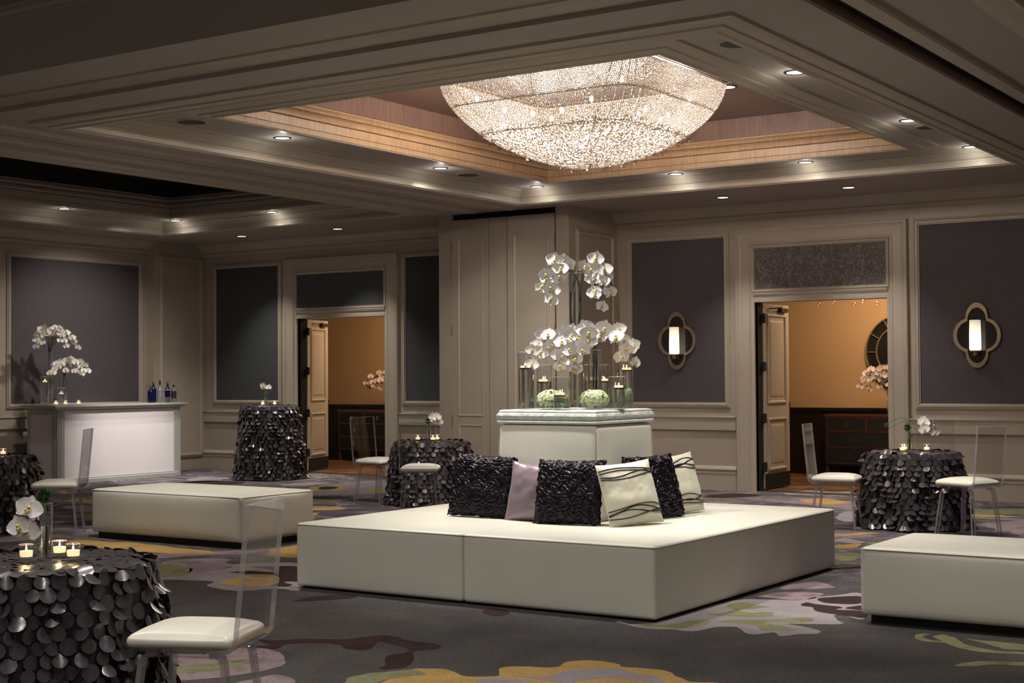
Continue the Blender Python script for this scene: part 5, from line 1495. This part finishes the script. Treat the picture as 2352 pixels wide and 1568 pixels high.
 ('yarn_gold', 1, [(-13.20, 14.71), (-13.12, 15.01), (-13.15, 15.27), (-12.91, 15.31), (-12.61, 14.86), (-12.69, 14.65), (-13.00, 14.49)]),
 ('yarn_burgundy', 2, [(-13.17, 15.07), (-13.20, 15.24), (-12.96, 15.19), (-12.84, 14.91), (-12.94, 14.85)]),
 ('yarn_gold', 1, [(-12.26, 14.98), (-12.28, 15.22), (-12.08, 15.24), (-11.81, 14.90), (-11.87, 14.71)]),
 ('yarn_gold', 0, [(-11.42, 12.73), (-11.28, 12.94), (-10.79, 12.83), (-10.79, 12.52), (-11.12, 12.40)]),
 ('yarn_gold', 0, [(-10.84, 12.08), (-10.70, 12.28), (-10.52, 12.03), (-10.53, 11.74)]),
 ('yarn_burgundy', 0, [(-12.47, 13.90), (-12.14, 13.93), (-11.69, 14.19), (-11.88, 13.63), (-12.25, 13.65)]),
 ('yarn_olive', 0, [(-11.61, 13.02), (-11.71, 13.44), (-11.65, 13.76), (-11.53, 13.47), (-11.44, 13.05)]),
 ('yarn_lilac', 0, [(-14.06, 15.22), (-13.85, 15.71), (-13.52, 15.70), (-13.52, 15.15)]),
 ('yarn_lilac', 0, [(-15.98, 15.35), (-16.11, 15.92), (-15.64, 15.85), (-15.32, 15.31), (-15.47, 15.03)]),
 ('yarn_burgundy', 0, [(-15.57, 14.87), (-15.43, 15.25), (-14.73, 15.23), (-14.65, 14.81), (-15.14, 14.63)]),
 ('yarn_gold', 0, [(-5.08, 13.08), (-4.94, 13.29), (-4.82, 13.23), (-4.89, 13.02), (-5.04, 12.97)]),
 ('yarn_lilac', 0, [(-4.94, 12.70), (-4.74, 12.69), (-4.63, 12.40), (-4.82, 12.40)]),
 ('yarn_gold', 0, [(-4.76, 12.25), (-4.63, 12.40), (-4.53, 12.12), (-4.68, 12.03)]),
 ('yarn_olive', 0, [(-4.53, 11.58), (-4.39, 11.74), (-4.24, 11.35), (-4.37, 11.15)]),
 ('yarn_pink', 0, [(-6.90, 16.01), (-6.89, 16.51), (-6.64, 16.72), (-6.20, 16.41), (-5.93, 16.03), (-5.75, 15.40), (-6.01, 15.49), (-6.46, 15.73)]),
 ('yarn_gold', 1, [(-6.82, 16.27), (-6.71, 16.61), (-6.27, 16.44), (-6.25, 15.98), (-6.51, 15.97)]),
 ('yarn_lilac', 0, [(-5.79, 14.91), (-5.73, 15.23), (-5.53, 14.94), (-5.36, 14.35), (-5.51, 14.21)]),
 ('yarn_olive', 0, [(-4.72, 15.98), (-4.50, 16.35), (-4.23, 16.38), (-4.10, 15.88), (-4.37, 15.72)]),
 ('yarn_gold', 1, [(-4.63, 15.52), (-4.29, 15.60), (-4.11, 15.49), (-4.26, 15.30), (-4.51, 15.26)]),
 ('yarn_pink', 0, [(-4.21, 14.60), (-4.07, 14.94), (-3.85, 15.06), (-3.50, 13.70), (-3.73, 13.83), (-3.99, 14.21)]),
 ('yarn_lilac', 0, [(-7.48, 17.23), (-7.30, 17.64), (-7.01, 17.64), (-6.75, 17.87), (-6.63, 17.54), (-6.93, 17.15), (-7.20, 16.99)]),
 ('yarn_burgundy', 0, [(-8.07, 16.36), (-7.94, 16.81), (-7.48, 16.84), (-7.60, 16.33), (-7.84, 16.12)]),
 ('yarn_burgundy', 0, [(-4.20, 10.78), (-4.08, 10.92), (-4.04, 10.79), (-4.17, 10.69)]),
 ('yarn_burgundy', 0, [(-6.66, 7.35), (-6.65, 7.58), (-6.52, 7.75), (-6.39, 7.67), (-6.47, 7.51), (-6.57, 7.36)]),
 ('yarn_burgundy', 0, [(-5.33, 7.63), (-5.35, 7.74), (-5.22, 7.74), (-5.13, 7.63), (-5.15, 7.53), (-5.25, 7.56)]),
]
for yarn, layer, pts in MOTIFS:
    try:
        motif(pts, yarn, layer)
    except ValueError:
        pass
